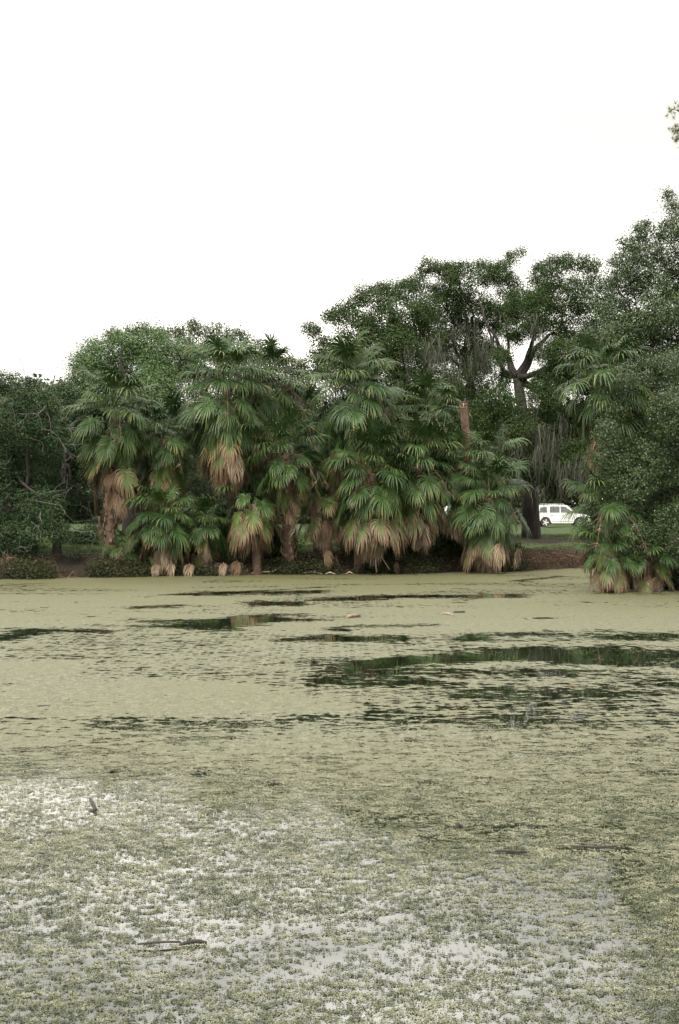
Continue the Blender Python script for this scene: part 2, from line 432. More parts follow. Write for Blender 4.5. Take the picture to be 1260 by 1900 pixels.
# s_ is about gaussian round .5; stretch it to 0..1
s_ = math_(t, 'ADD', math_(t, 'MULTIPLY', math_(t, 'SUBTRACT', s_, .5), 4.2), .5)
alpha = math_(t, 'DIVIDE', math_(t, 'SUBTRACT', attr(t, 'cover'), s_), .03, clamp=True)
def holes(scale, seed, kf):
    c = t.nodes.new('ShaderNodeTexCoord'); nn = t.nodes.new('ShaderNodeTexNoise'); nn.inputs['Scale'].default_value = scale*2.2; nn.inputs['Detail'].default_value = 3
    t.links.new(c.outputs['Object'], nn.inputs['Vector'])
    a = t.nodes.new('ShaderNodeVectorMath'); a.operation = 'SUBTRACT'; t.links.new(nn.outputs['Color'], a.inputs[0]); a.inputs[1].default_value = (.5, .5, .5)
    b2 = t.nodes.new('ShaderNodeVectorMath'); b2.operation = 'SCALE'; b2.inputs['Scale'].default_value = 1.9/scale; t.links.new(a.outputs[0], b2.inputs[0])
    d = t.nodes.new('ShaderNodeVectorMath'); d.operation = 'ADD'; t.links.new(c.outputs['Object'], d.inputs[0]); t.links.new(b2.outputs[0], d.inputs[1])
    mp = t.nodes.new('ShaderNodeMapping'); mp.inputs['Scale'].default_value = (.72, 1, 1); mp.inputs['Location'].default_value = (seed, seed*2, 0); t.links.new(d.outputs[0], mp.inputs[0])
    v = t.nodes.new('ShaderNodeTexVoronoi'); v.voronoi_dimensions = '2D'; v.inputs['Scale'].default_value = scale; t.links.new(mp.outputs[0], v.inputs['Vector'])
    sp = t.nodes.new('ShaderNodeSeparateColor'); t.links.new(v.outputs['Color'], sp.inputs[0])
    rad = math_(t, 'MULTIPLY', math_(t, 'SUBTRACT', math_(t, 'ADD', sp.outputs[0], math_(t, 'MULTIPLY', attr(t, 'speck'), .95)), .98), kf)
    return math_(t, 'DIVIDE', math_(t, 'SUBTRACT', v.outputs['Distance'], rad), .06, clamp=True)
alpha = math_(t, 'MULTIPLY', alpha, math_(t, 'MULTIPLY', holes(5.2, 3.3, 1.0), holes(11, 8.1, 1.05)))
c1_ = ramp(t, [(.39, (.018, .020, .009)), (.46, (.052, .055, .030)), (.53, (.096, .098, .060)), (.61, (.185, .186, .134))], math_(t, 'ADD', math_(t, 'MULTIPLY', noise(t, 7, 6, rough=.9), .6), math_(t, 'MULTIPLY', noise(t, 38, 4, rough=.85, mscale=(1, .25, 1)), .4)))
tint = noise(t, .35, 3)
c1_ = mixc(t, ramp(t, [(.35, (0, 0, 0)), (.65, (.5, .5, .5))], tint), c1_, (.083, .082, .042))
c1_ = mixc(t, math_(t, 'MULTIPLY', attr(t, 'young'), .3), c1_, (.06, .085, .035))
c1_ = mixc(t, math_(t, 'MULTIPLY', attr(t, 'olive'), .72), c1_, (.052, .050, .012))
spk = ramp(t, [(.68, (0, 0, 0)), (.76, (.7, .7, .7))], noise(t, 130, 2, rough=.5))
c1_ = mixc(t, spk, c1_, (.19, .20, .15))
t.links.new(c1_, p.inputs['Base Color']); p.inputs['Roughness'].default_value = .6; p.inputs['Specular IOR Level'].default_value = .25
b = t.nodes.new('ShaderNodeBump'); b.inputs['Strength'].default_value = .9; b.inputs['Distance'].default_value = .012
t.links.new(noise(t, 90, 3, rough=.7), b.inputs['Height']); t.links.new(b.outputs[0], p.inputs['Normal'])
tr = t.nodes.new('ShaderNodeBsdfTransparent'); ms = t.nodes.new('ShaderNodeMixShader')
t.links.new(alpha, ms.inputs[0]); t.links.new(tr.outputs[0], ms.inputs[1]); t.links.new(p.outputs[0], ms.inputs[2])
t.links.new(ms.outputs[0], o.inputs['Surface'])
young = np.clip((12.5-Y)/5, 0, 1)*(1-edge)
land = land_d(X, Y)
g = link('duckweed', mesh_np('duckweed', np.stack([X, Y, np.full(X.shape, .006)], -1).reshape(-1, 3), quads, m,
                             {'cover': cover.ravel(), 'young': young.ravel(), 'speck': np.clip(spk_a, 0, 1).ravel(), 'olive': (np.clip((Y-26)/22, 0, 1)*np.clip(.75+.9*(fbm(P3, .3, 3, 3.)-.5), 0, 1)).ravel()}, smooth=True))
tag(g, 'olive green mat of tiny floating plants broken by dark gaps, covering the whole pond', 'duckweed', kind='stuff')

# near duckweed: every plant a rosette of small tilted leaves
def cov_at(x, y, A):
    i = np.clip(np.searchsorted(ax, x)-1, 0, len(ax)-2); j = np.clip(np.searchsorted(ay, y)-1, 0, len(ay)-2)
    u = (x-ax[i])/(ax[i+1]-ax[i]); v = (y-ay[j])/(ay[j+1]-ay[j])
    return A[j, i]*(1-u)*(1-v)+A[j, i+1]*u*(1-v)+A[j+1, i]*(1-u)*v+A[j+1, i+1]*u*v
u = rng.random(720000); yl = np.linspace(5.2, YC, 600)
dl = .54*yl*12500*np.minimum(1, (12/yl)**1.2)*np.clip((YC-yl)/6, .0, 1)
cl = np.concatenate([[0], np.cumsum((dl[1:]+dl[:-1])/2*np.diff(yl))]); npl = int(cl[-1]); print('CAND', npl)
y = np.interp(rng.random(npl)*cl[-1], cl, yl); x = (rng.random(npl)*2-1)*.27*y
Pn = np.stack([x, y, x*0], -1)
sN = .10*fbm(Pn, 2.6, 2, 2.)+.42*fbm(Pn*np.array([.6, 1, 1]), 24, 2, 7.)+.48*fbm(Pn, 60, 1, 12.)
sN = (sN-.5)*3.2+.5
ok = (cov_at(x, y, cover_near)-.06 > sN)
x = x[ok]; y = y[ok]; Pn = Pn[ok]; n = len(x); kk = 3
rv0 = .5+.6*(fbm(Pn, 2.2, 3, 31.)-.5)+1.3*(fbm(Pn, 14, 2, 41.)-.5)
gsz = np.repeat(np.clip(y/12, 1, 3)**.75, kk)
ctr = np.repeat(Pn, kk, 0)+rng.normal(size=(n*kk, 3))*np.array([.007, .007, 0])*gsz[:, None]; ctr[:, 2] = .003+.004*rng.random(n*kk)+.003*np.repeat(np.clip(rv0, 0, 1)*np.clip((15-y)/6, 0, 1), kk)*rng.random(n*kk)
V, Q = leaf_quads(ctr, (.0074+.006*rng.random(n*kk))*gsz, np.stack([np.zeros(n*kk), np.zeros(n*kk), np.repeat(2.6+3.0*np.clip((y-8)/8, 0, 1), kk)], -1), upbias=.7)
V[:, 2] = np.maximum(V[:, 2], .0015)
rr = np.repeat(rv0-.18+.42*np.clip((y-8)/6, 0, 1), kk)+.20*rng.normal(size=n*kk); rr = np.where(rng.random(n*kk) < .012, 1., np.clip(rr, 0, .94))
M['duckleaf'] = mat_leaf('duckweed_leaves', [(0, (.026, .036, .014)), (.3, (.070, .080, .040)), (.6, (.130, .136, .080)), (.95, (.225, .225, .155)), (1, (.18, .12, .05))], rough=.45, spec=.4, trans=.2)
g = link('duckweed', mesh_np('duckweed_plants', V, Q, M['duckleaf'], {'r': np.repeat(rr, 4)}))
tag(g, 'loose green rosettes of floating plants on the near water with pale sky showing between', 'duckweed', kind='stuff')
print('NEARPLANTS', n)

# ------------------------------------------------------------------ leaf clouds
def crown(blobs, rc, leaf, dens=1.0, gap=.42, shell=(.45, 1.0), zmin=None, squash=.8, nsc=.55, droop=0.0):
    """blobs: list of (x,y,z,r). Returns leaf centres, normals, r attribute, clump centres"""
    CC = []; NN = []
    for (x, y, z, r) in blobs:
        k = int(11*dens*(r/rc)**2)+5
        d = rng.normal(size=(k, 3)); d /= np.linalg.norm(d, axis=1)[:, None]
        rad = r*(shell[0]+(shell[1]-shell[0])*rng.random((k, 1))**.6)
        c = np.array([x, y, z])+d*rad*np.array([1, 1.0, .92]); CC.append(c); NN.append(d)
    CC = np.concatenate(CC); NN = np.concatenate(NN)
    nz = fbm(CC, nsc, 2, 4.0)
    keep = nz > gap-.07-.12*rng.random(len(CC)); CC = CC[keep]; NN = NN[keep]
    if zmin is not None:
        keep = CC[:, 2] > zmin+.4*rng.random(len(CC)); CC = CC[keep]; NN = NN[keep]
    k = max(12, int(3.3*(rc/leaf)**2))
    n = len(CC)
    off = rng.normal(size=(n, k, 3))*rc*np.array([.50, .50, .38])*(.7+.6*rng.random((n, 1, 1)))
    # a few stray sprigs
    off *= np.where(rng.random((n, k, 1)) < .06, 1.7, 1.0)
    if droop: off[..., 2] -= np.abs(off[..., 2])*droop
    P = (CC[:, None, :]+off).reshape(-1, 3)
    nr = (np.repeat(NN, k, 0)+off.reshape(-1, 3)/rc)
    rv = np.clip(.45+.9*(np.repeat(rng.random(n), k)-.5)*.5+rng.normal(size=n*k)*.16, 0, 1)
    return P, nr, rv, CC

def pxblobs(lst, Y, dY=1.0):
    out_ = []
    for i, (px, py, r) in enumerate(lst):
        yy = Y+dY*random.uniform(-1, 1); c = at(px, py, yy); out_.append((c[0], c[1], c[2], r/F*yy))
    return out_

def limb(mb, a, b, r0, r1, wob=.12, n=7, sag=0.0, sides=6):
    a = np.array(a, float); b = np.array(b, float); L = np.linalg.norm(b-a)
    ph = rng.random(3)*6; pts = []
    for i in range(n):
        u = i/(n-1); q = a+(b-a)*u
        q = q+np.array([math.sin(ph[0]+u*5), math.sin(ph[1]+u*4), math.sin(ph[2]+u*6)*.6])*L*wob*math.sin(math.pi*u)
        q[2] += sag*L*math.sin(math.pi*u); pts.append(q)
    mb.tube(pts, [r0+(r1-r0)*(i/(n-1))**.8 for i in range(n)], sides)
    return pts

def twigs(mb, starts, n, length, rad, sides=4, up=.2):
    """bare forking twigs from random start points"""
    for _ in range(n):
        s = starts[rng.integers(len(starts))]; d = rng.normal(size=3); d[2] = d[2]*.6+up; d /= np.linalg.norm(d)
        def go(p, d, L, r, dep):
            pts = [p]; k = 4
            for i in range(k):
                d = d+rng.normal(size=3)*.25; d /= np.linalg.norm(d); p = p+d*L/k; pts.append(p)
            mb.tube(pts, [r*(1-.5*i/k) for i in range(k+1)], sides, cap=False)
            if dep:
                for _ in range(2):
                    dd = d+rng.normal(size=3)*.6; dd /= np.linalg.norm(dd); go(pts[rng.integers(2, k+1)], dd, L*.6, r*.6, dep-1)
        go(np.array(s), d, length*(.6+.8*rng.random()), rad, 2)

def moss_mesh(points, lens, width=.20, strands=10):
    V = []; Q = []; A = []; n = 0
    for c, L in zip(points, lens):
        for s in range(strands):
            p = c+rng.normal(size=3)*np.array([width, width, .1]); a = rng.random()*3.14
            wd = np.array([math.cos(a), math.sin(a), 0])*(.006+.016*rng.random()); l = L*(.4+.7*rng.random()); k = 5
            base = n; d = rng.normal(size=2)*.14; rr = rng.random()
            for i in range(k):
                u = i/(k-1); q = p+np.array([d[0]*u, d[1]*u, -l*u])+rng.normal(size=3)*np.array([.06, .06, .03])*(.4+u); ww = wd*(1-.85*u)*(.7+.6*rng.random())
                V += [q-ww, q+ww]; A += [rr, rr]; n += 2
                if i: Q.append((n-4, n-3, n-1, n-2))
    return mesh_np('spanish_moss', np.array(V), np.array(Q), M['moss'], {'r': A})

def tree(name, label, cat, blobs, trunk, rc, leaf, mat, limbs=None, bark='bark', group=None, dens=1.0, gap=.42, tw=0, tw_mat=None,
         moss=None, zmin=None, tr=.35, nlimb=8, forks=None, nsc=.55, twl=1.2, twr=.02, droop=0.0, shell=(.45, 1.0), extra=None):
    """trunk: list of world points from the ground up"""
    base = np.array(trunk[0], float)
    root = empty(name, base, label, cat, group)
    P, nr, rv, CC = crown(blobs, rc, leaf, dens, gap, zmin=zmin, nsc=nsc, droop=droop, shell=shell)
    V, Q = leaf_quads(P, leaf*(.7+.6*rng.random(len(P))), nr)
    link('foliage', mesh_np('foliage', V-base, Q, M[mat], {'r': np.repeat(rv, 4)}), root)
    mb = MB(); tp = [np.array(q, float)-base for q in trunk]; k = len(tp)
    tp[0] = tp[0]-np.array([0, 0, .25])
    rad = [tr*(1.25 if i == 0 else 1)*(1-.45*i/(k-1)) for i in range(k)]
    mb.tube(tp, rad, 10)
    top = tp[-1]
    tgt = sorted(blobs, key=lambda b_: -b_[3])[:nlimb]
    nodes = []
    for b_ in tgt:
        e_ = np.array(b_[:3])-base; st = tp[-1] if rng.random() < .65 else tp[-2]
        pts = limb(mb, st, e_, tr*.42, tr*.12, .10, 8, .05, 7); nodes += pts[3:]
    for f_ in (forks or []):
        pts = limb(mb, np.array(f_[0])-base, np.array(f_[1])-base, f_[2], f_[3], .06, 8, 0, 8); nodes += pts[3:]
    idx_ = rng.choice(len(CC), min(len(CC), 90 if len(nodes) else 0), replace=False)
    nodes_a = np.array(nodes)
    for i in idx_:
        c = CC[i]-base; j = np.argmin(((nodes_a-c)**2).sum(1))
        limb(mb, nodes_a[j], c, tr*.10, .012, .12, 5, 0, 4)
    link('trunk', mb.mesh('trunk', M[bark], True), root)
    if tw:
        tb = MB(); lo = [c-base for c in CC]
        front = sorted(lo, key=lambda c: c[1])[:max(10, len(lo)//2)]
        twigs(tb, front, tw, twl, twr)
        link('bare_twigs', tb.mesh('bare_twigs', M[tw_mat or 'bark_grey'], True), root)
    if moss:
        pts = [at(px+random.gauss(0, w_*.6), py+random.gauss(0, 22), moss['Y']+random.uniform(-2, 1.2))-base for (px, py, w_, n_) in moss['at'] for _ in range(int(n_*1.0))]
        o_ = link('spanish_moss', moss_mesh(pts, [moss['L']*random.uniform(.25, 1.2) for _ in pts], moss.get('w', .18)), root)
        o_['kind'] = 'stuff'
    return root

def gp(px, Y): x = (px-630)/F*Y; return np.array([x, Y, gz(x, Y)])

# --- far wood behind everything
P = []
xs = rng.uniform(-75, 75, 6500); ys = rng.uniform(150, 178, 6500)
hz = 11+5*vnoise(np.stack([xs, xs*0, xs*0], -1), .09)
zs = 1+rng.random(6500)**.9*hz
CC = np.stack([xs, ys, zs], -1); k = 46
Pp = (CC[:, None, :]+rng.normal(size=(6500, k, 3))*np.array([.9, .9, .65])).reshape(-1, 3)
V, Q = leaf_quads(Pp, .55*(.6+.8*rng.random(len(Pp))), rng.normal(size=Pp.shape))
fw = link('distant_wood', mesh_np('distant_wood', V, Q, M['wood_far'], {'r': np.repeat(np.clip(.5+.25*rng.normal(size=len(Pp)), 0, 1), 4)}))
tag(fw, 'dark far-off wood closing the view behind the park trees', 'wood', kind='stuff')

# --- left background trees
tree('broadleaf_tree', 'light green rounded broadleaf tree rising behind the leftmost palm', 'tree',
     pxblobs([(185, 662, 40), (158, 680, 26), (232, 640, 34), (285, 650, 42), (250, 690, 50), (335, 668, 44), (190, 725, 46), (150, 720, 26), (290, 720, 52)], 80, 2.0),
     [gp(240, 80), at(240, 850, 80), at(238, 760, 80)], .50, .108, 'broad', gap=.32, nsc=.7, dens=1.4)
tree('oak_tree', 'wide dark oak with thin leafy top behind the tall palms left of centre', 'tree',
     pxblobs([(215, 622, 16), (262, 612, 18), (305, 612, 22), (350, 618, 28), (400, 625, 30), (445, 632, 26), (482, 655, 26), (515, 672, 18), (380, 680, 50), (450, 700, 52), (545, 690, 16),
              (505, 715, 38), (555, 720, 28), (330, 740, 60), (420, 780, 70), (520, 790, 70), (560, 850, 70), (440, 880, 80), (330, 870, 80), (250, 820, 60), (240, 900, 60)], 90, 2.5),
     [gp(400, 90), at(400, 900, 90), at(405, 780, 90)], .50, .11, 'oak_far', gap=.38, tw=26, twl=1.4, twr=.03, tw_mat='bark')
# --- oaks right of centre
tree('oak_tree', 'dark oak with spreading ragged crown directly behind the tallest centre palm', 'tree',
     pxblobs([(578, 612, 17), (600, 645, 26), (618, 590, 18), (645, 575, 22), (678, 548, 22), (715, 545, 26), (755, 545, 28), (735, 640, 40), (690, 655, 40), (790, 575, 30), (660, 610, 40), (715, 595, 44), (765, 600, 44), (580, 680, 30),
              (640, 680, 50), (760, 670, 50), (700, 720, 70), (800, 730, 60), (740, 800, 70), (640, 800, 70), (820, 820, 70), (600, 880, 60), (700, 880, 80), (880, 880, 60), (570, 760, 40)], 74, 2.2),
     [gp(720, 76), at(720, 860, 76), at(715, 720, 76)], .42, .088, 'oak', gap=.27, dens=1.25,
     moss=dict(Y=73, L=1.4, at=[(790, 640, 40, 14), (740, 690, 40, 10), (820, 700, 30, 10)]))
tree('oak_tree', 'tall mossy oak with crown peak against the sky left of the forked trunk', 'tree',
     pxblobs([(795, 498, 20), (772, 525, 18), (825, 500, 18), (850, 520, 36), (892, 508, 28), (925, 505, 24), (950, 478, 11), (966, 466, 6), (945, 530, 26), (820, 565, 46), (880, 580, 48), (925, 590, 34),
              (850, 640, 56), (795, 640, 40), (900, 660, 36), (870, 710, 44), (950, 575, 20)], 81, 2.2),
     [gp(872, 84), at(872, 850, 84), at(876, 700, 83)], .42, .088, 'oak', gap=.29, dens=1.25, tw=10, twl=1.3, twr=.03, tw_mat='bark', tr=.3,
     moss=dict(Y=79, L=1.7, at=[(880, 620, 40, 22), (905, 650, 22, 16), (830, 640, 30, 12), (935, 640, 12, 8), (860, 690, 30, 12)]))
fk = at(960, 700, 78)
tree('oak_tree', 'big mossy oak with thick dark forked trunk beside the white car', 'tree',
     pxblobs([(1000, 505, 20), (1030, 495, 24), (1062, 488, 22), (1095, 492, 22), (1000, 540, 30), (1045, 545, 42), (1100, 550, 46), (1015, 590, 32), (1070, 610, 44), (1125, 620, 44),
              (1050, 660, 46), (1110, 690, 50), (1010, 740, 40), (930, 745, 36), (960, 800, 50), (1030, 800, 60), (905, 800, 46), (1080, 780, 50), (1000, 860, 44), (1065, 860, 50), (930, 870, 44),
              (930, 662, 20), (932, 705, 20), (955, 628, 16), (1000, 655, 14), (985, 612, 18), (1000, 705, 18), (1010, 690, 16), (965, 575, 26), (990, 600, 26), (948, 612, 20), (1022, 652, 24), (1040, 690, 26), (985, 560, 20), (1005, 560, 30), (1080, 690, 50), (1020, 720, 34), (950, 555, 18), (1110, 860, 50), (880, 770, 40), (1040, 905, 22), (1090, 910, 24), (945, 905, 20)], 76, 2.4),
     [gp(986, 79), at(984, 900, 79), at(975, 800, 78.5), fk], .42, .088, 'oak', gap=.31, tr=.48, nlimb=5,
     forks=[(fk, at(925, 640, 78), .26, .10), (fk, at(985, 645, 78), .22, .10), (fk, at(1020, 620, 78), .25, .08), (at(925, 640, 78), at(890, 560, 78), .10, .04),
            (at(985, 645, 78), at(1000, 540, 78), .12, .04), (at(975, 800, 78.5), at(1050, 700, 77), .18, .05), (at(940, 665, 78), at(945, 580, 78), .09, .04), (fk, at(935, 690, 78), .18, .16), (at(935, 690, 78), at(905, 610, 78), .13, .05)],
     moss=dict(Y=74.5, L=2.0, at=[(1000, 790, 50, 22), (960, 850, 40, 20), (1040, 870, 40, 26), (930, 800, 30, 14), (1070, 640, 20, 8), (1090, 850, 22, 14), (1000, 620, 12, 8), (1020, 840, 40, 20)]))
# --- tall tree at the right edge
tree('oak_tree', 'tallest dark oak leaning into the frame at the right edge above the shore bush', 'tree',
     pxblobs([(1165, 455, 20), (1190, 432, 18), (1196, 420, 12), (1150, 490, 20), (1200, 470, 30), (1240, 360, 8), (1252, 385, 16), (1262, 420, 26), (1240, 470, 30), (1160, 530, 36), (1215, 540, 46), (1270, 520, 50), (1185, 500, 34), (1240, 430, 24), (1225, 580, 50), (1160, 610, 44), (1100, 640, 36), (1250, 680, 50),
              (1140, 580, 40), (1190, 610, 50), (1250, 620, 56), (1150, 650, 46), (1320, 400, 60), (1330, 520, 80), (1320, 640, 80), (1400, 450, 80), (1210, 690, 50), (1290, 720, 70), (1130, 660, 30)], 58, 1.8),
     [gp(1330, 60), at(1330, 850, 60), at(1320, 690, 59)], .30, .082, 'bush', gap=.40, tr=.35, tw=14, twl=.9, twr=.02, tw_mat='bark')
# --- left shore trees
tree('shore_tree', 'dark twiggy tree filling the left edge of the photo over the pond', 'tree',
     pxblobs([(15, 712, 26), (48, 722, 26), (-30, 710, 40), (82, 745, 26), (30, 780, 60), (90, 800, 44), (-20, 850, 80), (60, 870, 60), (20, 930, 56), (80, 940, 42), (-60, 940, 70), (40, 985, 36), (100, 985, 24),
              (-110, 800, 80), (-20, 1010, 40), (5, 1000, 30), (20, 1030, 26), (55, 1020, 26), (-30, 1040, 30)], 53.5, 1.3),
     [gp(14, 53.8), at(14, 960, 54), at(20, 860, 54)], .26, .075, 'willow', gap=.38, tw=150, twl=1.0, twr=.012, tr=.22, droop=.5)
tree('shore_tree', 'dark small tree with grey bare twigs between left edge and leftmost palm', 'tree',
     pxblobs([(118, 725, 20), (140, 735, 18), (130, 775, 34), (150, 820, 28), (118, 850, 40), (150, 880, 28), (130, 930, 40), (165, 935, 24), (105, 900, 30)], 56.5, 1.0),
     [gp(106, 55.5), at(106, 960, 55.8), at(120, 860, 56)], .26, .075, 'willow', gap=.38, tw=70, twl=.9, twr=.012, tr=.17, droop=.3)
# --- right shore bush
tree('shore_bush', 'large dense small-leaved bush leaning over the water at the right edge', 'bush',
     pxblobs([(1090, 972, 13), (1082, 990, 11), (1098, 945, 14), (1126, 800, 26), (1134, 850, 36), (1140, 955, 34), (1140, 760, 30), (1165, 905, 50), (1185, 1000, 40), (1160, 700, 30), (1200, 690, 36), (1245, 680, 40), (1150, 755, 44), (1205, 770, 60), (1260, 770, 60), (1145, 830, 42), (1195, 860, 66), (1260, 880, 70), (1150, 910, 44), (1200, 950, 60),
              (1260, 980, 60), (1165, 990, 40), (1215, 1030, 36), (1260, 1050, 36), (1330, 780, 90), (1330, 950, 90), (1350, 1040, 60), (1170, 1025, 22), (1210, 1062, 24), (1250, 1075, 22), (1290, 1070, 40), (1340, 1090, 30)], 43.5, 1.0),
     [gp(1235, 44.5), at(1230, 1000, 44.3), at(1215, 900, 44)], .21, .052, 'bush', gap=.36, tr=.16, tw=30, twl=.6, twr=.009, tw_mat='bark')

# --- pine reaching in at the upper right
pt = [gp(1420, 58), at(1418, 600, 58), at(1412, 300, 58), at(1405, 100, 58)]
root = empty('pine_tree', pt[0], 'pine whose needle tufts poke in at the upper right edge', 'tree')
mb = MB(); b0 = pt[0]
mb.tube([q-b0-(np.array([0, 0, .3]) if i == 0 else 0) for i, q in enumerate(pt)], [.32, .25, .17, .08], 10)
tips = []
for (x0, y0, x1, y1) in [(1415, 300, 1256, 205), (1414, 340, 1256, 240), (1412, 280, 1258, 258), (1408, 180, 1300, 110), (1410, 230, 1520, 150), (1416, 420, 1560, 330), (1405, 120, 1480, 40), (1404, 100, 1350, 30)]:
    pts = limb(mb, at(x0, y0, 58)-b0, at(x1, y1, 57.5)-b0, .06, .015, .05, 7); tips += pts[4:]
link('trunk', mb.mesh('trunk', M['bark'], True), root)
V = []; Q = []; A = []; n = 0
for tpt in tips:
    for _ in range(14):
        c = tpt+rng.normal(size=3)*.16
        for _ in range(34):
            d = rng.normal(size=3); d[2] += .4; d /= np.linalg.norm(d); e_ = c+d*(.16+.08*rng.random()); s_v = np.cross(d, rng.normal(size=3)); s_v = s_v/np.linalg.norm(s_v)*.006
            V += [c-s_v, c+s_v, e_]; Q.append((n, n+1, n+2)); n += 3; A += [rng.random()]*3
link('needles', mesh_np('needles', np.array(V), np.array(Q), M['pine'], {'r': A}), root)

# ------------------------------------------------------------------ sabal palms
def frond_mesh(elev, seed, dead=0.0, Lp=.80, RB=.84, nl=44, closed=0.0):
    """fan leaf on its stalk, growing out along +X at the given elevation; gravity is -Z"""
    r = np.random.default_rng(seed)
    V = []; Q = []; T = []; Rr = []; n = 0
    # stalk
    pts = [np.zeros(3)]; th = R(elev); k = 6; d = None
    sag = R(10+r.random()*14)*(1.2-abs(math.sin(th)))
    for i in range(k):
        th -= sag/k; d = np.array([math.cos(th), 0, math.sin(th)]); pts.append(pts[-1]+d*Lp/k)
    for i, p_ in enumerate(pts):
        w_ = .022*(1-.55*i/k); u_ = np.array([-math.sin(th), 0, math.cos(th)])*w_*.6
        V += [p_+np.array([0, -w_, 0]), p_+u_, p_+np.array([0, w_, 0]), p_-u_]; T += [.25]*4; Rr += [.8]*4; n += 4
        if i:
            for j in range(4): Q.append((n-8+j, n-8+(j+1) % 4, n-4+(j+1) % 4, n-4+j))
    hub = pts[-1]
    # costa bends down
    costa = [hub]; tc_ = th; cl = RB*.34
    for i in range(4):
        tc_ -= R(14+10*dead); costa.append(costa[-1]+np.array([math.cos(tc_), 0, math.sin(tc_)])*cl/4)
    f = np.array([math.cos(th-R(20)), 0, math.sin(th-R(20))]); s = np.array([0, 1., 0]); up = np.cross(f, s)*-1
    if up[2] < 0 and elev > -60: up = -up
    span = R(148 - 60*closed)
    grav = np.array([0, 0, -1.])
    lean = r.normal()*.15
    for i in range(nl):
        q = (i+.5)/nl*2-1; ph = q*span
        o0 = costa[0]+(costa[-1]-costa[0])*(1-abs(q))**1.0
        fold = .18+.25*abs(q)
        dirv = f*math.cos(ph)+s*(math.sin(ph)+lean*.3)+up*(fold+.12*(1 if i % 2 else -1)*r.random())*(1-1.6*dead); dirv /= np.linalg.norm(dirv)
        L = RB*(.72+.22*math.cos(ph))*(.86+.2*r.random()); k = 6
        p_ = o0.copy(); dr = (.42+.55*r.random())*(1+1.6*dead); rr = r.random()
        split = .45
        wmax = 2*span/nl*L*.26*(1-.45*dead)
        for j in range(k+1):
            u = j/k
            wd = wmax*(np.interp(u, [0, .12, .42, .75, 1], [.25, .75, 1, .55, .04]))
            sd_ = np.cross(dirv, up if abs(np.dot(dirv, up)) < .95 else s); sd_ /= np.linalg.norm(sd_)+1e-9
            nn = np.cross(sd_, dirv)
            V += [p_-sd_*wd, p_+nn*wd*.55*(1 if i % 2 else .6), p_+sd_*wd]; T += [u]*3; Rr += [rr]*3; n += 3
            if j: Q += [(n-6, n-5, n-2, n-3), (n-5, n-4, n-1, n-2)]
            if j < k:
                dirv = dirv+grav*dr*(u+.12)**1.15*1.05+r.normal(size=3)*(.04+.16*dead)*(u > .25); dirv /= np.linalg.norm(dirv)
                p_ = p_+dirv*L/k
    return mesh_np('frond', np.array(V), np.array(Q), M['frond'], {'t': T, 'r': Rr})

ELV = [82, 62, 42, 22, 2, -18, -38, -58, -76]
FM = {e_: [frond_mesh(e_, 100+i*10+j) for j in range(2)] for i, e_ in enumerate(ELV)}
FD = [frond_mesh(e_, 500+i, dead=1.0, closed=.55, nl=32, RB=.82) for i, e_ in enumerate((-30, -52, -66, -78, -84))]
FH = [frond_mesh(e_, 600+i, dead=.45, closed=.3, nl=36) for i, e_ in enumerate((5, -20, -45, -65))]
FS = [frond_mesh(e_, 800+i, dead=1.0, closed=.5, nl=30, RB=.8, Lp=.10) for i, e_ in enumerate((-5, -30, -48, -62, -78))]
LEAN = [0, 0]
def put_frond(root, name, me, mat, loc, azm, sc_, tilt=.12):
    o_ = bpy.data.objects.new(name, me); col.objects.link(o_); o_.parent = root; o_.location = Vector(loc)
    q_ = Matrix.Rotation(LEAN[0], 4, 'X') @ Matrix.Rotation(LEAN[1], 4, 'Y') @ Matrix.Rotation(azm, 4, 'Z') @ Matrix.Rotation(random.gauss(0, tilt*.6), 4, 'Y') @ Matrix.Rotation(random.gauss(0, tilt), 4, 'X')
    o_.rotation_euler = q_.to_euler(); s_k = sc_*random.uniform(.88, 1.12)
    o_.scale = (s_k, s_k*random.uniform(.9, 1.1), s_k)
    o_.material_slots[0].link = 'OBJECT'; o_.material_slots[0].material = M[mat]
    return o_

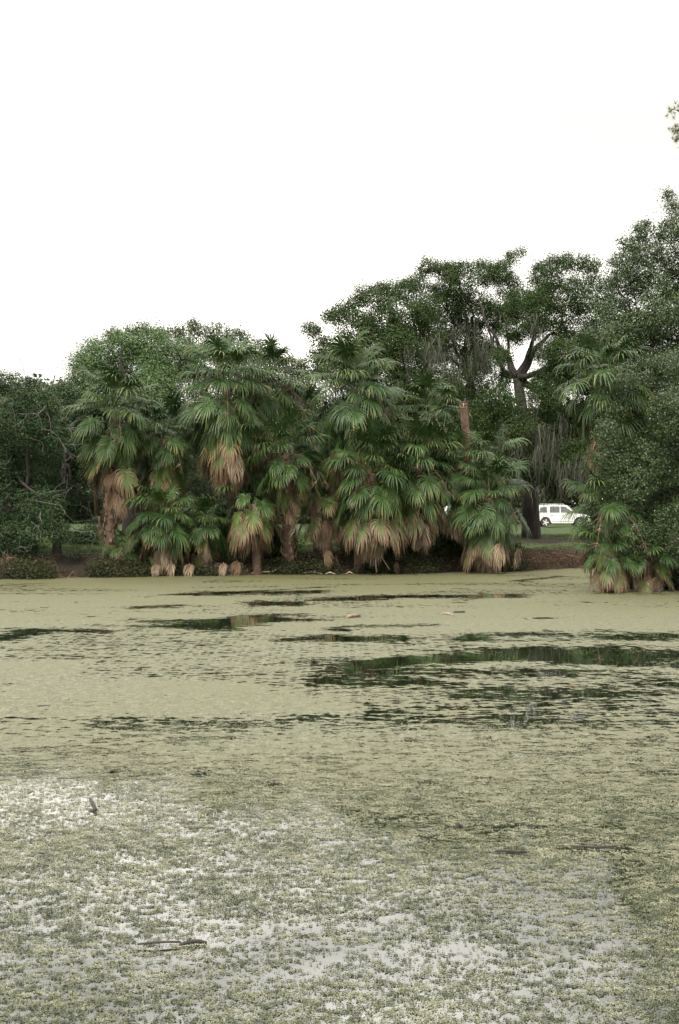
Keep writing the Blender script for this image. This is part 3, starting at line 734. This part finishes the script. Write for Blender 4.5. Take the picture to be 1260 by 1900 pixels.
def palm(label, crown_px, Y, base_px=None, sc_=1.0, ng=30, ny=5, nh=0, nd=6, dmat='frond_dead', tr=.17, boots=0, skirt=.7, low=-62, drop=(0, 0), group='cabbage palms along the far bank', hi=84, baseY=None, spread=1.0, hmat='frond_yellow', face=0.0):
    c = at(*crown_px, Y); bx = base_px if base_px is not None else crown_px[0]
    bY = baseY or Y; base = gp(bx, bY)
    root = empty('palm_tree', base, label, 'palm tree', group)
    c = c-base
    # trunk
    mb = MB(); k = 9; H = max(c[2], .15)
    ph = random.uniform(0, 6); pts = []
    for i in range(k+1):
        u = i/k; pts.append(np.array([c[0]*(u**1.3)+.06*math.sin(ph+u*4)*u*(1-u)*4, c[1]*u, -.3+(H+.3)*u]))
    mb.tube(pts, [tr*(1.25 if i == 0 else 1)*(1.05-.12*i/k) for i in range(k+1)], 12)
    link('trunk', mb.mesh('trunk', M['palm_trunk'], True), root)
    if boots:
        bb = MB(); nb = int(boots*H/.055)
        for i in range(nb):
            u = (i+.5)/nb*boots; j = min(int(u*k), k-1); q = pts[j]+(pts[j+1]-pts[j])*(u*k-j)
            a = i*2.4+random.gauss(0, .25); d = np.array([math.cos(a), math.sin(a), 0]); s_v = np.array([-d[1], d[0], 0]); l = random.uniform(.16, .42)
            b_ = q+d*tr*.85; e_ = b_+d*l*.42+np.array([0, 0, l]); mid_ = b_+d*l*.40+np.array([0, 0, l*.42]); w0 = .075; w1 = random.uniform(.02, .04)
            vs_ = [b_-s_v*w0, b_+s_v*w0, mid_+s_v*w0*.7, mid_-s_v*w0*.7, e_+s_v*w1, e_-s_v*w1]
            vs_ += [v-d*.03 for v in vs_]
            bb.add(vs_, [(0, 1, 2, 3), (3, 2, 4, 5), (7, 6, 9, 8), (8, 9, 11, 10), (5, 4, 10, 11), (0, 3, 9, 6), (1, 7, 8, 2), (3, 5, 11, 9), (2, 8, 10, 4)])
            if random.random() < .3:
                q2 = e_+d*random.uniform(.05, .3)+s_v*random.gauss(0, .1)+np.array([0, 0, random.uniform(-.25, .1)])
                bb.tube([mid_, e_, q2], [.012, .010, .004], 4)
        link('old_leaf_bases', bb.mesh('old_leaf_bases', M['boot']), root)
    # live fronds, youngest on top
    nh = int(nh*1.7); LEAN[:] = [random.gauss(0, .13), random.gauss(0, .16)]
    a0 = random.uniform(0, 6.28)
    ng = min(int(ng*1.8), 76)
    for i in range(ng+ny):
        u = i/(ng+ny-1); e_ = hi-(hi-low)*u**.85+random.gauss(0, 6)
        ee = min(ELV, key=lambda x: abs(x-e_)); me = random.choice(FM[ee])
        if i >= ng: me = random.choice(FM[ee]) if random.random() < .5 else min(zip((5, -20, -45, -65), FH), key=lambda x: abs(x[0]-e_))[1]
        az_ = a0+i*2.39996+random.gauss(0, .15)
        loc = c+np.array([math.cos(az_)*.12, math.sin(az_)*.12, .45*sc_-spread*u*sc_])
        put_frond(root, 'frond', me, 'frond' if i < ng else 'frond_yellow', loc+rng.normal(size=3)*.06, az_, sc_*(random.uniform(.8, 1.08)))
    LEAN[:] = [0, 0]
    for i in range(nh):     # half-dead fronds below
        az_ = a0+i*2.39996+1; j = min(3, int(i/max(1, nh)*4)); loc = c+np.array([math.cos(az_)*.14, math.sin(az_)*.14, -spread*sc_-.25*random.random()])
        put_frond(root, 'frond', random.choice(FH[1:]), 'frond_half' if dmat == 'frond_pale' else 'frond_rust', loc, az_, sc_)
    nd = int(nd*2.2)
    for i in range(nd):
        az_ = a0+i*2.39996+2; loc = c+np.array([math.cos(az_)*.15, math.sin(az_)*.15, -(spread+skirt*random.random())*sc_])
        if loc[2]-1.5*sc_ < -.1: loc[2] = max(loc[2], .45+random.random()*.3)
        dm = dmat if random.random() < (.7 if dmat == 'frond_pale' else .9) else ('frond_dead' if dmat == 'frond_pale' else 'frond_pale')
        put_frond(root, 'dead_frond', random.choice(FD), dm, loc, az_, sc_*random.uniform(.55, 1.1), .22)
    # spent flower stalks
    if ng > 22:
        st = MB()
        for i in range(2):
            az_ = random.uniform(0, 6.28); d = np.array([math.cos(az_), math.sin(az_), 0]); q = c+d*.1
            pts = [q+d*(1.5*u)+np.array([0, 0, .5*u-1.5*u*u]) for u in np.linspace(0, 1, 6)]
            st.tube([p_*1.0 for p_ in pts], [.014*(1-.6*u) for u in np.linspace(0, 1, 6)], 4)
            for p_ in pts[2:]:
                for _ in range(9):
                    e_ = p_+rng.normal(size=3)*.16+np.array([0, 0, -.16]); st.tube([p_, (p_+e_)/2+rng.normal(size=3)*.03, e_], [.008, .006, .003], 3, cap=False)
        link('flower_stalks', st.mesh('flower_stalks', M['boot']), root)
    return root

palm('leftmost palm with a long skirt of brown hanging dead fronds beside the dark shore trees', (212, 765), 54.0, 206, 1.12, 36, 6, 3, 18, tr=.19, boots=.98, skirt=1.7, low=-68, spread=1.3)
palm('mid-height palm with brown flower stalks between the leftmost and the tall left palm', (305, 815), 55.2, 300, .95, 22, 6, 3, 4, low=-70, skirt=.9)
palm('tall palm left of centre with a full crown and a rusty brown skirt under it', (420, 722), 54.6, 436, 1.18, 38, 10, 6, 16, skirt=1.0, tr=.16, low=-66, baseY=57, spread=1.3)
palm('palm crown tucked behind the right side of the tall left palm', (498, 712), 57.0, 500, 1.08, 30, 5, 0, 5, low=-60)
palm('mid-height palm with a shaggy trunk of old leaf bases, below the tall pair', (532, 845), 53.8, 538, 1.02, 24, 4, 0, 2, tr=.20, boots=1.0, low=-50, baseY=55.4)
palm('tallest palm of the bank at centre, crown peak against the sky', (658, 722), 55.4, 665, 1.25, 46, 8, 8, 12, low=-66, skirt=.7, spread=1.55)
palm('palm right of the tallest one with upright blue-green fans', (792, 775), 57.5, 790, 1.08, 26, 3, 0, 3, low=-40)
palm('wide middle palm with a skirt of pale drooping dead fronds over the water', (690, 880), 54.4, 700, 1.15, 34, 3, 18, 14, 'frond_pale', low=-45, skirt=.35, tr=.18, baseY=56)
palm('palm just left of the bare palm stump with blue-green hanging fans', (775, 865), 55.4, 775, 1.08, 28, 3, 9, 9, 'frond_pale', low=-50, skirt=.8, baseY=58.6)
palm('palm directly under and right of the bare palm stump', (845, 868), 56.2, 840, 1.0, 26, 3, 7, 8, 'frond_pale', low=-50, skirt=.9, baseY=59)
palm('rightmost palm of the main clump with pale dead fronds hanging to the water', (908, 925), 55.6, 905, 1.05, 28, 4, 8, 10, 'frond_pale', low=-45, skirt=.4, baseY=56.6)
palm('short trunkless palm at the water between the leftmost palm and the shaggy trunk', (300, 975), 53.6, 300, .92, 22, 3, 4, 8, 'frond_pale', low=-40, skirt=.2, spread=.35)
palm('second short palm beside the trunkless one with dark green fans near the bank', (375, 985), 54.6, 378, .85, 20, 3, 3, 7, 'frond_pale', low=-40, skirt=.2, spread=.35)
palm('small dark palm half hidden in the shade left of the shaggy trunk', (478, 975), 56.2, 480, .8, 18, 2, 0, 4, low=-30, spread=.3)
palm('small shaded palm right behind the green gap beside the shaggy trunk', (660, 1000), 58.0, 660, .62, 14, 0, 0, 3, low=-20, spread=.2)
palm('drooping small palm at the left foot of the bank with a few hanging green fans', (232, 1030), 53.8, 232, .55, 10, 4, 3, 4, 'frond_pale', low=-40, spread=.2, skirt=.1)
palm('old palm with yellowing fronds leaning out left of the shaggy trunk', (468, 935), 54.4, 480, .9, 4, 6, 9, 4, low=-45, spread=.3, hi=30)
palm('old palm with tan and yellow drooping fans right of the shaggy trunk', (600, 930), 55.2, 612, .85, 3, 5, 8, 5, 'frond_pale', low=-45, spread=.3, hi=30)
palm('dark palm crown filling in between the leftmost palm and the tall left palm', (255, 800), 57.4, 262, 1.0, 26, 2, 0, 3, low=-70, spread=1.3)
palm('shaded palm crown behind the tall left palm, just above the shaggy trunk', (455, 835), 57.6, 470, 1.0, 26, 3, 0, 4, low=-70, spread=1.3)
palm('dark palm crown between the two tallest palms, showing a little sky above', (575, 790), 58.4, 590, 1.1, 30, 3, 0, 4, low=-70, spread=1.6)
palm('green palm crown under the tallest one, above the pale middle skirt', (700, 825), 56.4, 706, 1.05, 30, 2, 0, 2, low=-70, spread=1.2)
palm('rear palm crown behind the bare stump, merging with the oak foliage', (905, 860), 58.6, 900, 1.0, 26, 2, 0, 2, low=-60, spread=1.2)
palm('right hand palm with round upright fans rising from the big bush', (1125, 718), 44.3, 1170, 1.02, 26, 5, 4, 5, low=-62, group='cabbage palms beside the right bush', tr=.15, spread=.8)
palm('low palm half buried in the left side of the right bush', (1128, 945), 43.2, 1160, .85, 18, 4, 2, 2, low=-60, group='cabbage palms beside the right bush', tr=.14)
palm('bottom palm at the right shore with bleached fronds dipping in the pond', (1134, 1035), 42.4, 1144, .60, 12, 6, 7, 12, 'frond_pale', low=-50, group='cabbage palms beside the right bush', spread=.2, skirt=.15, baseY=43.4)
palm('half-hidden palm under the right bush with bleached hanging leaves at the frame edge', (1200, 1040), 42.9, 1210, .62, 5, 4, 3, 8, 'frond_pale', low=-50, group='cabbage palms beside the right bush', spread=.2, skirt=.15, baseY=43.2)

# bare dead palm trunk
b0 = gp(884, 57.6); root = empty('palm_stump', b0, 'bare headless palm trunk standing up out of the fronds, reddish ragged top', 'dead palm')
tp = at(860, 752, 55.3)-b0
pts = [np.array([tp[0]*u+.05*math.sin(u*3), tp[1]*u**2, -.3+(tp[2]+.3)*u]) for u in np.linspace(0, 1, 26)]
mb = MB(); mb.tube(pts, [.150+.010*(i % 2)+.03*(i < 3) for i in range(26)], 14); link('trunk', mb.mesh('trunk', M['stump'], False), root)
mb = MB(); tdir = (pts[-1]-pts[-2]); tdir /= np.linalg.norm(tdir)
for i in range(230):
    a = random.uniform(0, 6.28); h = random.uniform(-.75, .02); d = np.array([math.cos(a), math.sin(a), 0]); q = pts[-1]+tdir*h+d*.15; s_v = np.array([-d[1], d[0], 0])*.035
    e_ = q+d*random.uniform(.01, .06)+np.array([0, 0, random.uniform(.07, .22)])
    mb.add([q-s_v, q+s_v, e_+s_v*.5, e_-s_v*.6, q-d*.03], [(0, 1, 2, 3), (0, 3, 4), (1, 4, 2)])
link('ragged_top', mb.mesh('ragged_top', M['palm_trunk']), root)

# ------------------------------------------------------------------ shrubs in the shade of the bank
SHR = [('dark shrub in the grassy gap left of the leftmost palm', 142, 62.5, 30, 968, .8, 'willow'),
       ('dark undergrowth bush behind the short palms on the left', 330, 56.5, 80, 955, 1.6, 'oak'),
       ('dark undergrowth bush in the shade behind the yellowing palm', 465, 57.6, 60, 955, 1.6, 'oak'),
       ('dark undergrowth bush behind the pale skirts in the middle', 735, 57.8, 75, 960, 1.6, 'oak'),
       ('dark undergrowth bush behind the rightmost palm of the clump', 860, 58.6, 60, 960, 1.6, 'oak'),
       ('low dark bush on the bank under the leftmost trees', 30, 55.5, 40, 1015, .7, 'willow'),
       ('small dark bush at the foot of the rightmost clump palm', 930, 60.3, 26, 1010, .6, 'oak')]
for lab, px, Yd, wpxs, topy, rr, mt in SHR:
    bl = []
    for i in range(11):
        x = px+random.uniform(-1, 1)*wpxs; c = at(x, random.uniform(topy+15, 1050), Yd+random.uniform(-.5, .5)); bl.append((c[0], c[1], max(c[2], gz(c[0], c[1])+.25), rr*random.uniform(.35, .6)))
    tree('shrub', lab, 'shrub', bl, [gp(px, Yd), at(px, 1000, Yd), at(px, 985, Yd)], .22, .075, mt, gap=.3, tr=.05, nlimb=5, group='shaded undergrowth bushes')

# ------------------------------------------------------------------ dead vines, twigs, litter on the bank
def strands(name, label, n, region, L, wd, mat, lift=.3, cat='dead vines'):
    V = []; Q = []; A = []; k = 0
    while len(Q) < n*4:
        px = random.uniform(*region[0]); d = random.uniform(*region[1]); 
        Y0 = 56.0; x = (px-630)/F*Y0; y = float(shore_y(x))+d; x = (px-630)/F*y
        z = gz(x, y)+random.random()*lift
        if vnoise(np.array([[x, y, 0.]]), .9)[0] < .36: continue
        p_ = np.array([x, y, max(z, .01)]); dv = rng.normal(size=3)*np.array([1, .7, .7]); dv /= np.linalg.norm(dv); l = L*random.uniform(.4, 1.3); rr = random.random()
        for i in range(5):
            s_v = np.cross(dv, [0.3, -1, .4]); s_v = s_v/(np.linalg.norm(s_v)+1e-9)*wd*(1-.15*i)
            V += [p_-s_v, p_+s_v]; A += [rr]*2; k += 2
            if i: Q.append((k-4, k-3, k-1, k-2))
            dv = dv+rng.normal(size=3)*.35+np.array([0, -.04, -.22]); dv /= np.linalg.norm(dv); p_ = p_+dv*l/4; p_[2] = max(p_[2], .008)
    o_ = link(name, mesh_np(name, np.array(V), np.array(Q), M[mat], {'r': A})); tag(o_, label, cat, kind='stuff')
strands('dead_vines', 'tangle of brown dead vines hanging down the cut bank beside the rightmost clump palm', 3400, ((955, 1110), (-.1, 2.2)), .42, .010, 'litter', .35)
strands('leaf_litter', 'brown leaf litter and twigs covering the shaded bank along the whole far shore', 4600, ((-20, 1000), (-.05, 2.6)), .22, .014, 'litter', .12, 'leaf litter')

# low weeds and trailing growth covering the cut bank
nw = 900; px_ = rng.uniform(-60, 1100, nw*3); d_ = rng.uniform(-.15, 2.4, nw*3); xx = (px_-630)/F*55.5; yy = shore_y(xx)+d_; xx = (px_-630)/F*yy
kp = (vnoise(np.stack([xx, yy, xx*0], -1), .7, 6.) > .40+.2*(px_ > 950)+.13*(px_ < 235)); xx = xx[kp][:nw]; yy = yy[kp][:nw]; zz = np.maximum(ground_z(xx, yy), .02)
CCw = np.stack([xx, yy, zz+.10], -1); kw = 70
Pw = (CCw[:, None, :]+rng.normal(size=(len(xx), kw, 3))*np.array([.22, .18, .13])).reshape(-1, 3); Pw[:, 2] = np.maximum(Pw[:, 2], .03)
V, Q = leaf_quads(Pw, .075*(.6+.8*rng.random(len(Pw))), np.tile([0, -.5, .6], (len(Pw), 1)))
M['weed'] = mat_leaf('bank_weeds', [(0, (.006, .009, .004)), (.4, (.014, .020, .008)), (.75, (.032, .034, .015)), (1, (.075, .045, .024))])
g = link('bank_weeds', mesh_np('bank_weeds', V, Q, M['weed'], {'r': np.clip(np.repeat(np.repeat(rng.random(len(xx)), kw)*.6+.4*rng.random(len(Pw)), 4), 0, 1)}))
tag(g, 'dark low weeds creeping over the far bank down to the waterline', 'weeds', kind='stuff')

# grass on the bank top
n = 65000; V = []; 
xs = rng.uniform(-15, 14, n*2); ys = rng.uniform(55, 86, n*2)
dd = land_d(xs, ys); ok = (dd > 2.9) & (fbm(np.stack([xs, ys, xs*0], -1), .5) > .40) & ~((ys > 67) & (ys < 80) & (xs > 2)); xs = xs[ok][:n]; ys = ys[ok][:n]; n = len(xs)
zs = ground_z(xs, ys); h = .07+.09*rng.random(n); a = rng.random(n)*6.28; w_ = .012
bx_ = np.stack([np.cos(a)*w_, np.sin(a)*w_, a*0], -1); b0_ = np.stack([xs, ys, zs-.01], -1); tipv = b0_+np.stack([rng.normal(size=n)*.04, rng.normal(size=n)*.04, h], -1)
V = np.stack([b0_-bx_, b0_+bx_, tipv], 1).reshape(-1, 3)
g = link('grass', mesh_np('grass', V, np.arange(3*n).reshape(n, 3), M['grass'], {'r': np.repeat(rng.random(n), 3)}))
tag(g, 'short green grass on the bank top behind the palms', 'grass', kind='stuff')

# ------------------------------------------------------------------ dead fronds and driftwood at the waterline
def loose_frond(px, Y, azm, sc_, mat, label, tilt=(0, 0), mi=0, dz=.1, cat='dead frond', group=None):
    q = gp(px, Y); me = FS[mi]; dz = .62*sc_+.12+(.3 if dz > 1.2 else 0)
    o_ = bpy.data.objects.new('fallen_frond', me); col.objects.link(o_); o_.location = Vector((q[0], q[1], max(q[2], 0)+dz)); o_.rotation_euler = (tilt[0], tilt[1], azm); o_.scale = (sc_*random.uniform(.8, 1.2), sc_*random.uniform(.75, 1.25), sc_); o_.rotation_euler.x += random.uniform(-.3, .3)
    o_.material_slots[0].link = 'OBJECT'; o_.material_slots[0].material = M[mat]; tag(o_, label, cat, group)
loose_frond(606, 54.6, 1.3, .85, 'frond_dead', 'rusty dead frond standing tent-like at the waterline right of the shaggy trunk', mi=4, dz=1.45)
loose_frond(622, 55.2, -.3, .7, 'frond_dead', 'rusty dead frond slumped rightward beside the tent-like one', mi=1, dz=.85)
loose_frond(735, 54.9, -1.0, .6, 'frond_dead', 'orange brown dead frond lying on the water edge under the middle skirt palm', mi=2, dz=.75)
loose_frond(440, 53.4, -2.0, .75, 'frond_dead', 'folded brown dead frond at the water left of the driftwood branch', mi=2, dz=.85)
loose_frond(415, 53.0, -1.4, .65, 'frond_pale', 'pale folded dead frond at the waterline left of the brown folded one', mi=3, dz=.85)
loose_frond(352, 52.7, -1.6, .62, 'frond_pale', 'bleached dead frond hanging to the water below the second short palm', mi=3, dz=.95)
loose_frond(318, 52.6, -1.6, .66, 'frond_pale', 'bleached dead frond hanging at the water below the short trunkless palm', mi=4, dz=1.05)
loose_frond(288, 52.6, -1.2, .58, 'frond_pale', 'short cream dead frond at the waterline left of the bleached pair', mi=3, dz=.8)
loose_frond(900, 57.2, -.5, .6, 'frond_dead', 'brown dead frond heaped at the waterline under the rightmost clump palm', mi=2, dz=.7)
loose_frond(958, 56.0, -.6, .9, 'frond_pale', 'long tan dead frond trailing to the water at the right end of the clump', mi=3, dz=1.6)
def stick(name, label, pts, r, mat, cat='stick', group=None):
    b_ = np.array(pts[0], float); mb = MB(); k = len(pts)
    mb.tube([np.array(p_)-b_ for p_ in pts], [r*(.55+.45*math.sin(math.pi*(i+.7)/(k+.4))) for i in range(k)], 8)
    o_ = link(name, mb.mesh(name, M[mat], True), None, b_); tag(o_, label, cat, group)
def wp(px, py, z=.02): x, y = wpx(px, py); return np.array([x, y, z])
def above(px, py, Y): return at(px, py, Y)
stick('driftwood_branch', 'pale curved driftwood branch lying along the bank left of the shaggy trunk', [at(458, 1066, 54.2), at(480, 1061, 54.4), at(505, 1061, 54.5), at(522, 1052, 54.7)], .03, 'palebranch', 'branch')
stick('driftwood_branch', 'short pinkish driftwood chunk at the waterline right of the tent-like frond', [at(564, 1063, 54.6), at(580, 1061, 54.6), at(598, 1065, 54.5)], .04, 'palebranch', 'branch')
stick('driftwood_branch', 'pale bark curl on the water edge near the green gap', [at(604, 1065, 54.3), at(612, 1062, 54.3), at(622, 1065, 54.2)], .032, 'palebranch', 'branch')
stick('driftwood_branch', 'small pale bark curl right of the larger one at the waterline', [at(642, 1065, 54.3), at(648, 1061, 54.3), at(655, 1064, 54.3)], .03, 'palebranch', 'branch')
stick('leaning_stick', 'thin pale stick standing in the water under the middle palm skirts', [at(699, 1062, 54.6), at(696, 1040, 54.7)], .035, 'palebranch')
stick('leaning_stick', 'long thin brown stalk slanting down to the water under the middle palm', [at(695, 1008, 54.3), at(706, 1030, 54.2), at(722, 1056, 54.0)], .022, 'boot')
stick('floating_stick', 'short pink-orange stick floating at centre of the pond', [wp(643, 1148), wp(650, 1147, .05), wp(667, 1144.5, .04)], .04, 'palebranch')
stick('floating_stick', 'thin pale stick floating right of the pink-orange one', [wp(818, 1140.5), wp(830, 1140.5, .03), wp(840, 1142.5)], .03, 'palebranch')
stick('floating_stick', 'dark thin stick floating beside the thin pale one', [wp(842, 1137.5), wp(862, 1137)], .03, 'darkwood')
stick('floating_log', 'dark curved bark piece breaking the surface near the viewer', [wp(333, 1756, .008), wp(346, 1754, .014), wp(358, 1752.5, .018), wp(370, 1751.5, .016), wp(384, 1751.5, .006)], .011, 'darkwood', 'log')
stick('floating_stick', 'long thin dark twig lying left of the dark bark piece', [wp(255, 1758, .018), wp(285, 1757, .024), wp(310, 1755.5, .024), wp(336, 1754.5, .02)], .007, 'darkwood')
stick('floating_stick', 'small dark twig floating at the left in the middle distance', [wp(168, 1494, .05), wp(174, 1500, .02), wp(178, 1507)], .016, 'darkwood')
stick('floating_stick', 'short dark wood bit floating right of centre in the near pond', [wp(845, 1539, .0), wp(850, 1537, .03), wp(858, 1538, .01)], .02, 'darkwood')
stick('floating_stick', 'dark flat stick floating below the row of gaps right of centre', [wp(920, 1584), wp(945, 1584), wp(978, 1586)], .008, 'darkwood')
stick('floating_stick', 'dark knobbly stick floating near the right side of the pond', [wp(1060, 1576), wp(1080, 1578, .03), wp(1110, 1577), wp(1145, 1575)], .009, 'darkwood')
stick('low_branch', 'dark bare branch lying in the water at the foot of the right bush', [wp(1222, 1100, .0), wp(1236, 1092, .25), wp(1250, 1088, .35), wp(1275, 1084, .5)], .07, 'darkwood', 'branch')

# small floating leaves
def leaflet(px, py, s, colmat, label):
    b_ = wp(px, py, .016); mb = MB(); a = random.uniform(0, 3.1); d = np.array([math.cos(a), math.sin(a), 0])*s; e_ = np.array([-d[1], d[0], 0])*.4
    u = np.array([0, 0, s*.35])
    mb.add([-d, -d*.3+e_+u*.5, d*.5+e_*.8+u, d*1.1+u*.3, d*.5-e_*.8+u*.9, -d*.3-e_+u*.6, d*.1], [(0, 6, 1), (1, 6, 2), (2, 6, 3), (3, 6, 4), (4, 6, 5), (5, 6, 0)])
    o_ = link('fallen_leaf', mb.mesh('fallen_leaf', M[colmat]), None, b_); tag(o_, label, 'leaf', 'fallen leaves floating on the pond')
for px, py, s, cm, lb in [(140, 1120, .07, 'frond_pale', 'pale dead leaf floating near the left far shore'), (274, 1173, .07, 'frond_dead', 'rust leaf floating left of the central dark pool'),
                          (1060, 1275, .07, 'frond_pale', 'cream leaf floating just below the long dark pool on the right'), (1178, 1554, .03, 'frond_dead', 'orange leaf floating in the speckled water at right'),
                          (978, 1150, .09, 'frond_pale', 'whitish leaf floating right of centre in the far pond'), (957, 1424, .03, 'frond_pale', 'small white leaf floating below the speckled band'),
                          (520, 1774, .02, 'frond_pale', 'cream leaf floating right of the dark bark piece'), (1145, 1778, .015, 'frond_dead', 'red-brown leaf floating near the lower right'),
                          (355, 1783, .018, 'frond_pale', 'tiny pale leaf just below the dark bark piece'), (628, 1440, .03, 'frond_dead', 'small brown leaf floating at mid pond below the speckled band')]:
    leaflet(px, py, s, cm, lb)

# ------------------------------------------------------------------ parked white SUV
def suv(loc, rz, label, group='white cars parked beyond the trees'):
    paint = mat_plain('white_car_paint', (.40, .40, .395), .3, coat=.5); glass = mat_plain('car_glass', (.03, .035, .035), .08, spec=.8); rubber = mat_plain('tyre_rubber', (.012, .012, .012), .8)
    alloy = mat_plain('alloy_wheel', (.45, .45, .46), .35, .6); trim = mat_plain('black_trim', (.015, .015, .015), .5); red = mat_plain('tail_lamp_red', (.28, .01, .01), .2); lampm = mat_plain('head_lamp', (.6, .6, .6), .1)
    root = empty('parked_car', loc, label, 'car', group); root.rotation_euler = (0, 0, rz); root.scale = (.95, 1, 1.03)
    W = 1.0
    # lower body with wheel arches: profile in x,z (front = +x), half widths at levels
    def arch(cx, r=.47, n=9): return [(cx+r*math.cos(a), .40+r*math.sin(a)) for a in np.linspace(math.pi-.28, .28, n)]
    prof = [(-2.55, .42), (-2.58, .62), (-2.56, 1.08), (-2.45, 1.16), (1.25, 1.16), (1.95, 1.12), (2.45, 1.02), (2.62, .86), (2.64, .55), (2.55, .38)]
    low_ = [(2.1, .32)]+arch(1.6)[::-1]+[(1.0, .32), (-1.0, .32)]+arch(-1.55)[::-1]+[(-2.2, .34)]
    pr = prof+low_
    mb = MB(); n = len(pr)
    vs_ = [(x, -W*(.93 if z > 1.1 else 1), z) for x, z in pr]+[(x, W*(.93 if z > 1.1 else 1), z) for x, z in pr]
    fs = [tuple(range(n)), tuple(range(2*n-1, n-1, -1))]+[(i, n+i, n+(i+1) % n, (i+1) % n) for i in range(n)]
    mb.add(vs_, fs)
    # cabin
    cab = [(-2.42, 1.165), (-2.25, 1.78), (-2.05, 1.88), (-1.0, 1.93), (.2, 1.91), (.55, 1.84), (1.3, 1.165)]
    n = len(cab); wz = lambda z: .93-.16*(z-1.16)/.75
    vs_ = [(x, -wz(z), z) for x, z in cab]+[(x, wz(z), z) for x, z in cab]
    fs = [tuple(range(n))[::-1], tuple(range(n, 2*n))]+[(i, (i+1) % n, n+(i+1) % n, n+i) for i in range(n)]
    mb.add(vs_, fs)
    me = mb.mesh('body', paint); body = link('body', me, root)
    bv = body.modifiers.new('bevel', 'BEVEL'); bv.width = .035; bv.segments = 2; bv.limit_method = 'ANGLE'
    # side windows
    for s in (-1, 1):
        for poly in ([(-2.12, 1.24), (-2.02, 1.68), (-1.42, 1.75), (-1.36, 1.24)], [(-1.16, 1.24), (-1.12, 1.76), (-.25, 1.78), (-.22, 1.24)], [(-.12, 1.24), (-.14, 1.78), (.32, 1.76), (.98, 1.27), (.98, 1.24)]):
            wb = MB(); k = len(poly)
            vs_ = [(x, s*(wz(z)+.010), z) for x, z in poly]+[(x, s*(wz(z)-.02), z) for x, z in poly]
            wb.add(vs_, [tuple(range(k))]+[tuple(range(2*k-1, k-1, -1))]+[(i, (i+1) % k, k+(i+1) % k, k+i) for i in range(k)]); link('side_window', wb.mesh('side_window', glass), root)
        hb = MB(); hb.box((-.95, s*1.02, .99), (.2, .03, .035)); link('door_handle', hb.mesh('door_handle', trim), root)
        hb = MB(); hb.box((.05, s*1.02, .99), (.2, .03, .035)); link('door_handle', hb.mesh('door_handle', trim), root)
        hb = MB(); hb.tube([(.85, s*.9, 1.22), (.87, s*1.12, 1.27)], [.03, .09], 8); link('side_mirror', hb.mesh('side_mirror', trim), root)
        hb = MB(); hb.tube([(-1.85, s*.72, 1.93), (-1.8, s*.72, 1.985), (.1, s*.72, 1.985), (.2, s*.72, 1.93)], .02, 6); link('roof_rail', hb.mesh('roof_rail', alloy), root)
        hb = MB(); hb.box((0.02, s*1.01, .36), (2.0, .05, .07)); link('side_step', hb.mesh('side_step', alloy), root)
        hb = MB(); hb.box((0, s*1.003, .47), (1.9, .012, .03)); link('side_moulding', hb.mesh('side_moulding', trim), root)
        hb = MB(); hb.box((-2.5, s*.86, .98), (.14, .2, .34)); link('tail_light', hb.mesh('tail_light', red), root)
        hb = MB(); hb.box((2.52, s*.8, .83), (.2, .3, .18)); link('headlight', hb.mesh('headlight', lampm), root)
        for xx in (-.18, -1.26):
            hb = MB(); hb.box((xx, s*1.002, .80), (.012, .008, .66)); link('door_seam', hb.mesh('door_seam', trim), root)
        for xx in (-1.55, 1.6):
            wb = MB(); wb.tube([(xx, s*.76, .40), (xx, s*1.0, .40)], [.40, .40], 24); wl = link('wheel', wb.mesh('wheel', rubber), root)
            rb = MB(); rb.tube([(xx, s*.99, .40), (xx, s*1.006, .40)], [.27, .27], 20); link('hub', rb.mesh('hub', trim), wl)
            rb = MB(); rb.tube([(xx, s*.98, .40), (xx, s*1.025, .40)], [.07, .06], 12)
            for a in range(5):
                q = a*2*math.pi/5; d = Vector((math.cos(q), 0, math.sin(q))); e_ = Vector((-math.sin(q), 0, math.cos(q))); c0 = Vector((xx, s*1.014, .40))
                vs_ = [c0+d*.04-e_*.035, c0+d*.04+e_*.035, c0+d*.27+e_*.06, c0+d*.27-e_*.06]
                rb.add(vs_+[v-Vector((0, s*.012, 0)) for v in vs_], [(0, 1, 2, 3), (7, 6, 5, 4), (0, 4, 5, 1), (1, 5, 6, 2), (2, 6, 7, 3), (3, 7, 4, 0)])
            link('rim', rb.mesh('rim', alloy), wl)
    # windscreen and rear window
    wb = MB(); wb.add([(.60, -.74, 1.80), (.60, .74, 1.80), (1.24, .86, 1.22), (1.24, -.86, 1.22)], [(0, 1, 2, 3)]); 
    wb.v = [(x+.03, y, z+.012) for x, y, z in wb.v]; link('windscreen', wb.mesh('windscreen', glass), root)
    wb = MB(); wb.add([(-2.29, -.70, 1.70), (-2.29, .70, 1.70), (-2.43, .8, 1.25), (-2.43, -.8, 1.25)], [(3, 2, 1, 0)])
    wb.v = [(x-.02, y, z) for x, y, z in wb.v]; link('rear_window', wb.mesh('rear_window', glass), root)
    return root
def gloc(px, Y, dz=0): x = (px-630)/F*Y; return (x, Y, gz(x, Y)+dz)
suv(gloc(1040, 127), R(0), 'white sport utility car parked sideways between the mossy oak trunk and the right bush')
suv(gloc(868, 131), R(0), 'white car almost hidden behind the rightmost clump palms left of the big oak trunk')

# slim post far left in the gap
b0 = gloc(184, 90); mb = MB(); mb.box((0, 0, .5), (.12, .12, 1.1)); mb.box((0, 0, 1.07), (.16, .16, .05))
o_ = link('wooden_post', mb.mesh('wooden_post', M['boot']), None, b0); tag(o_, 'short wooden post on the lawn left of the leftmost palm trunk', 'post')
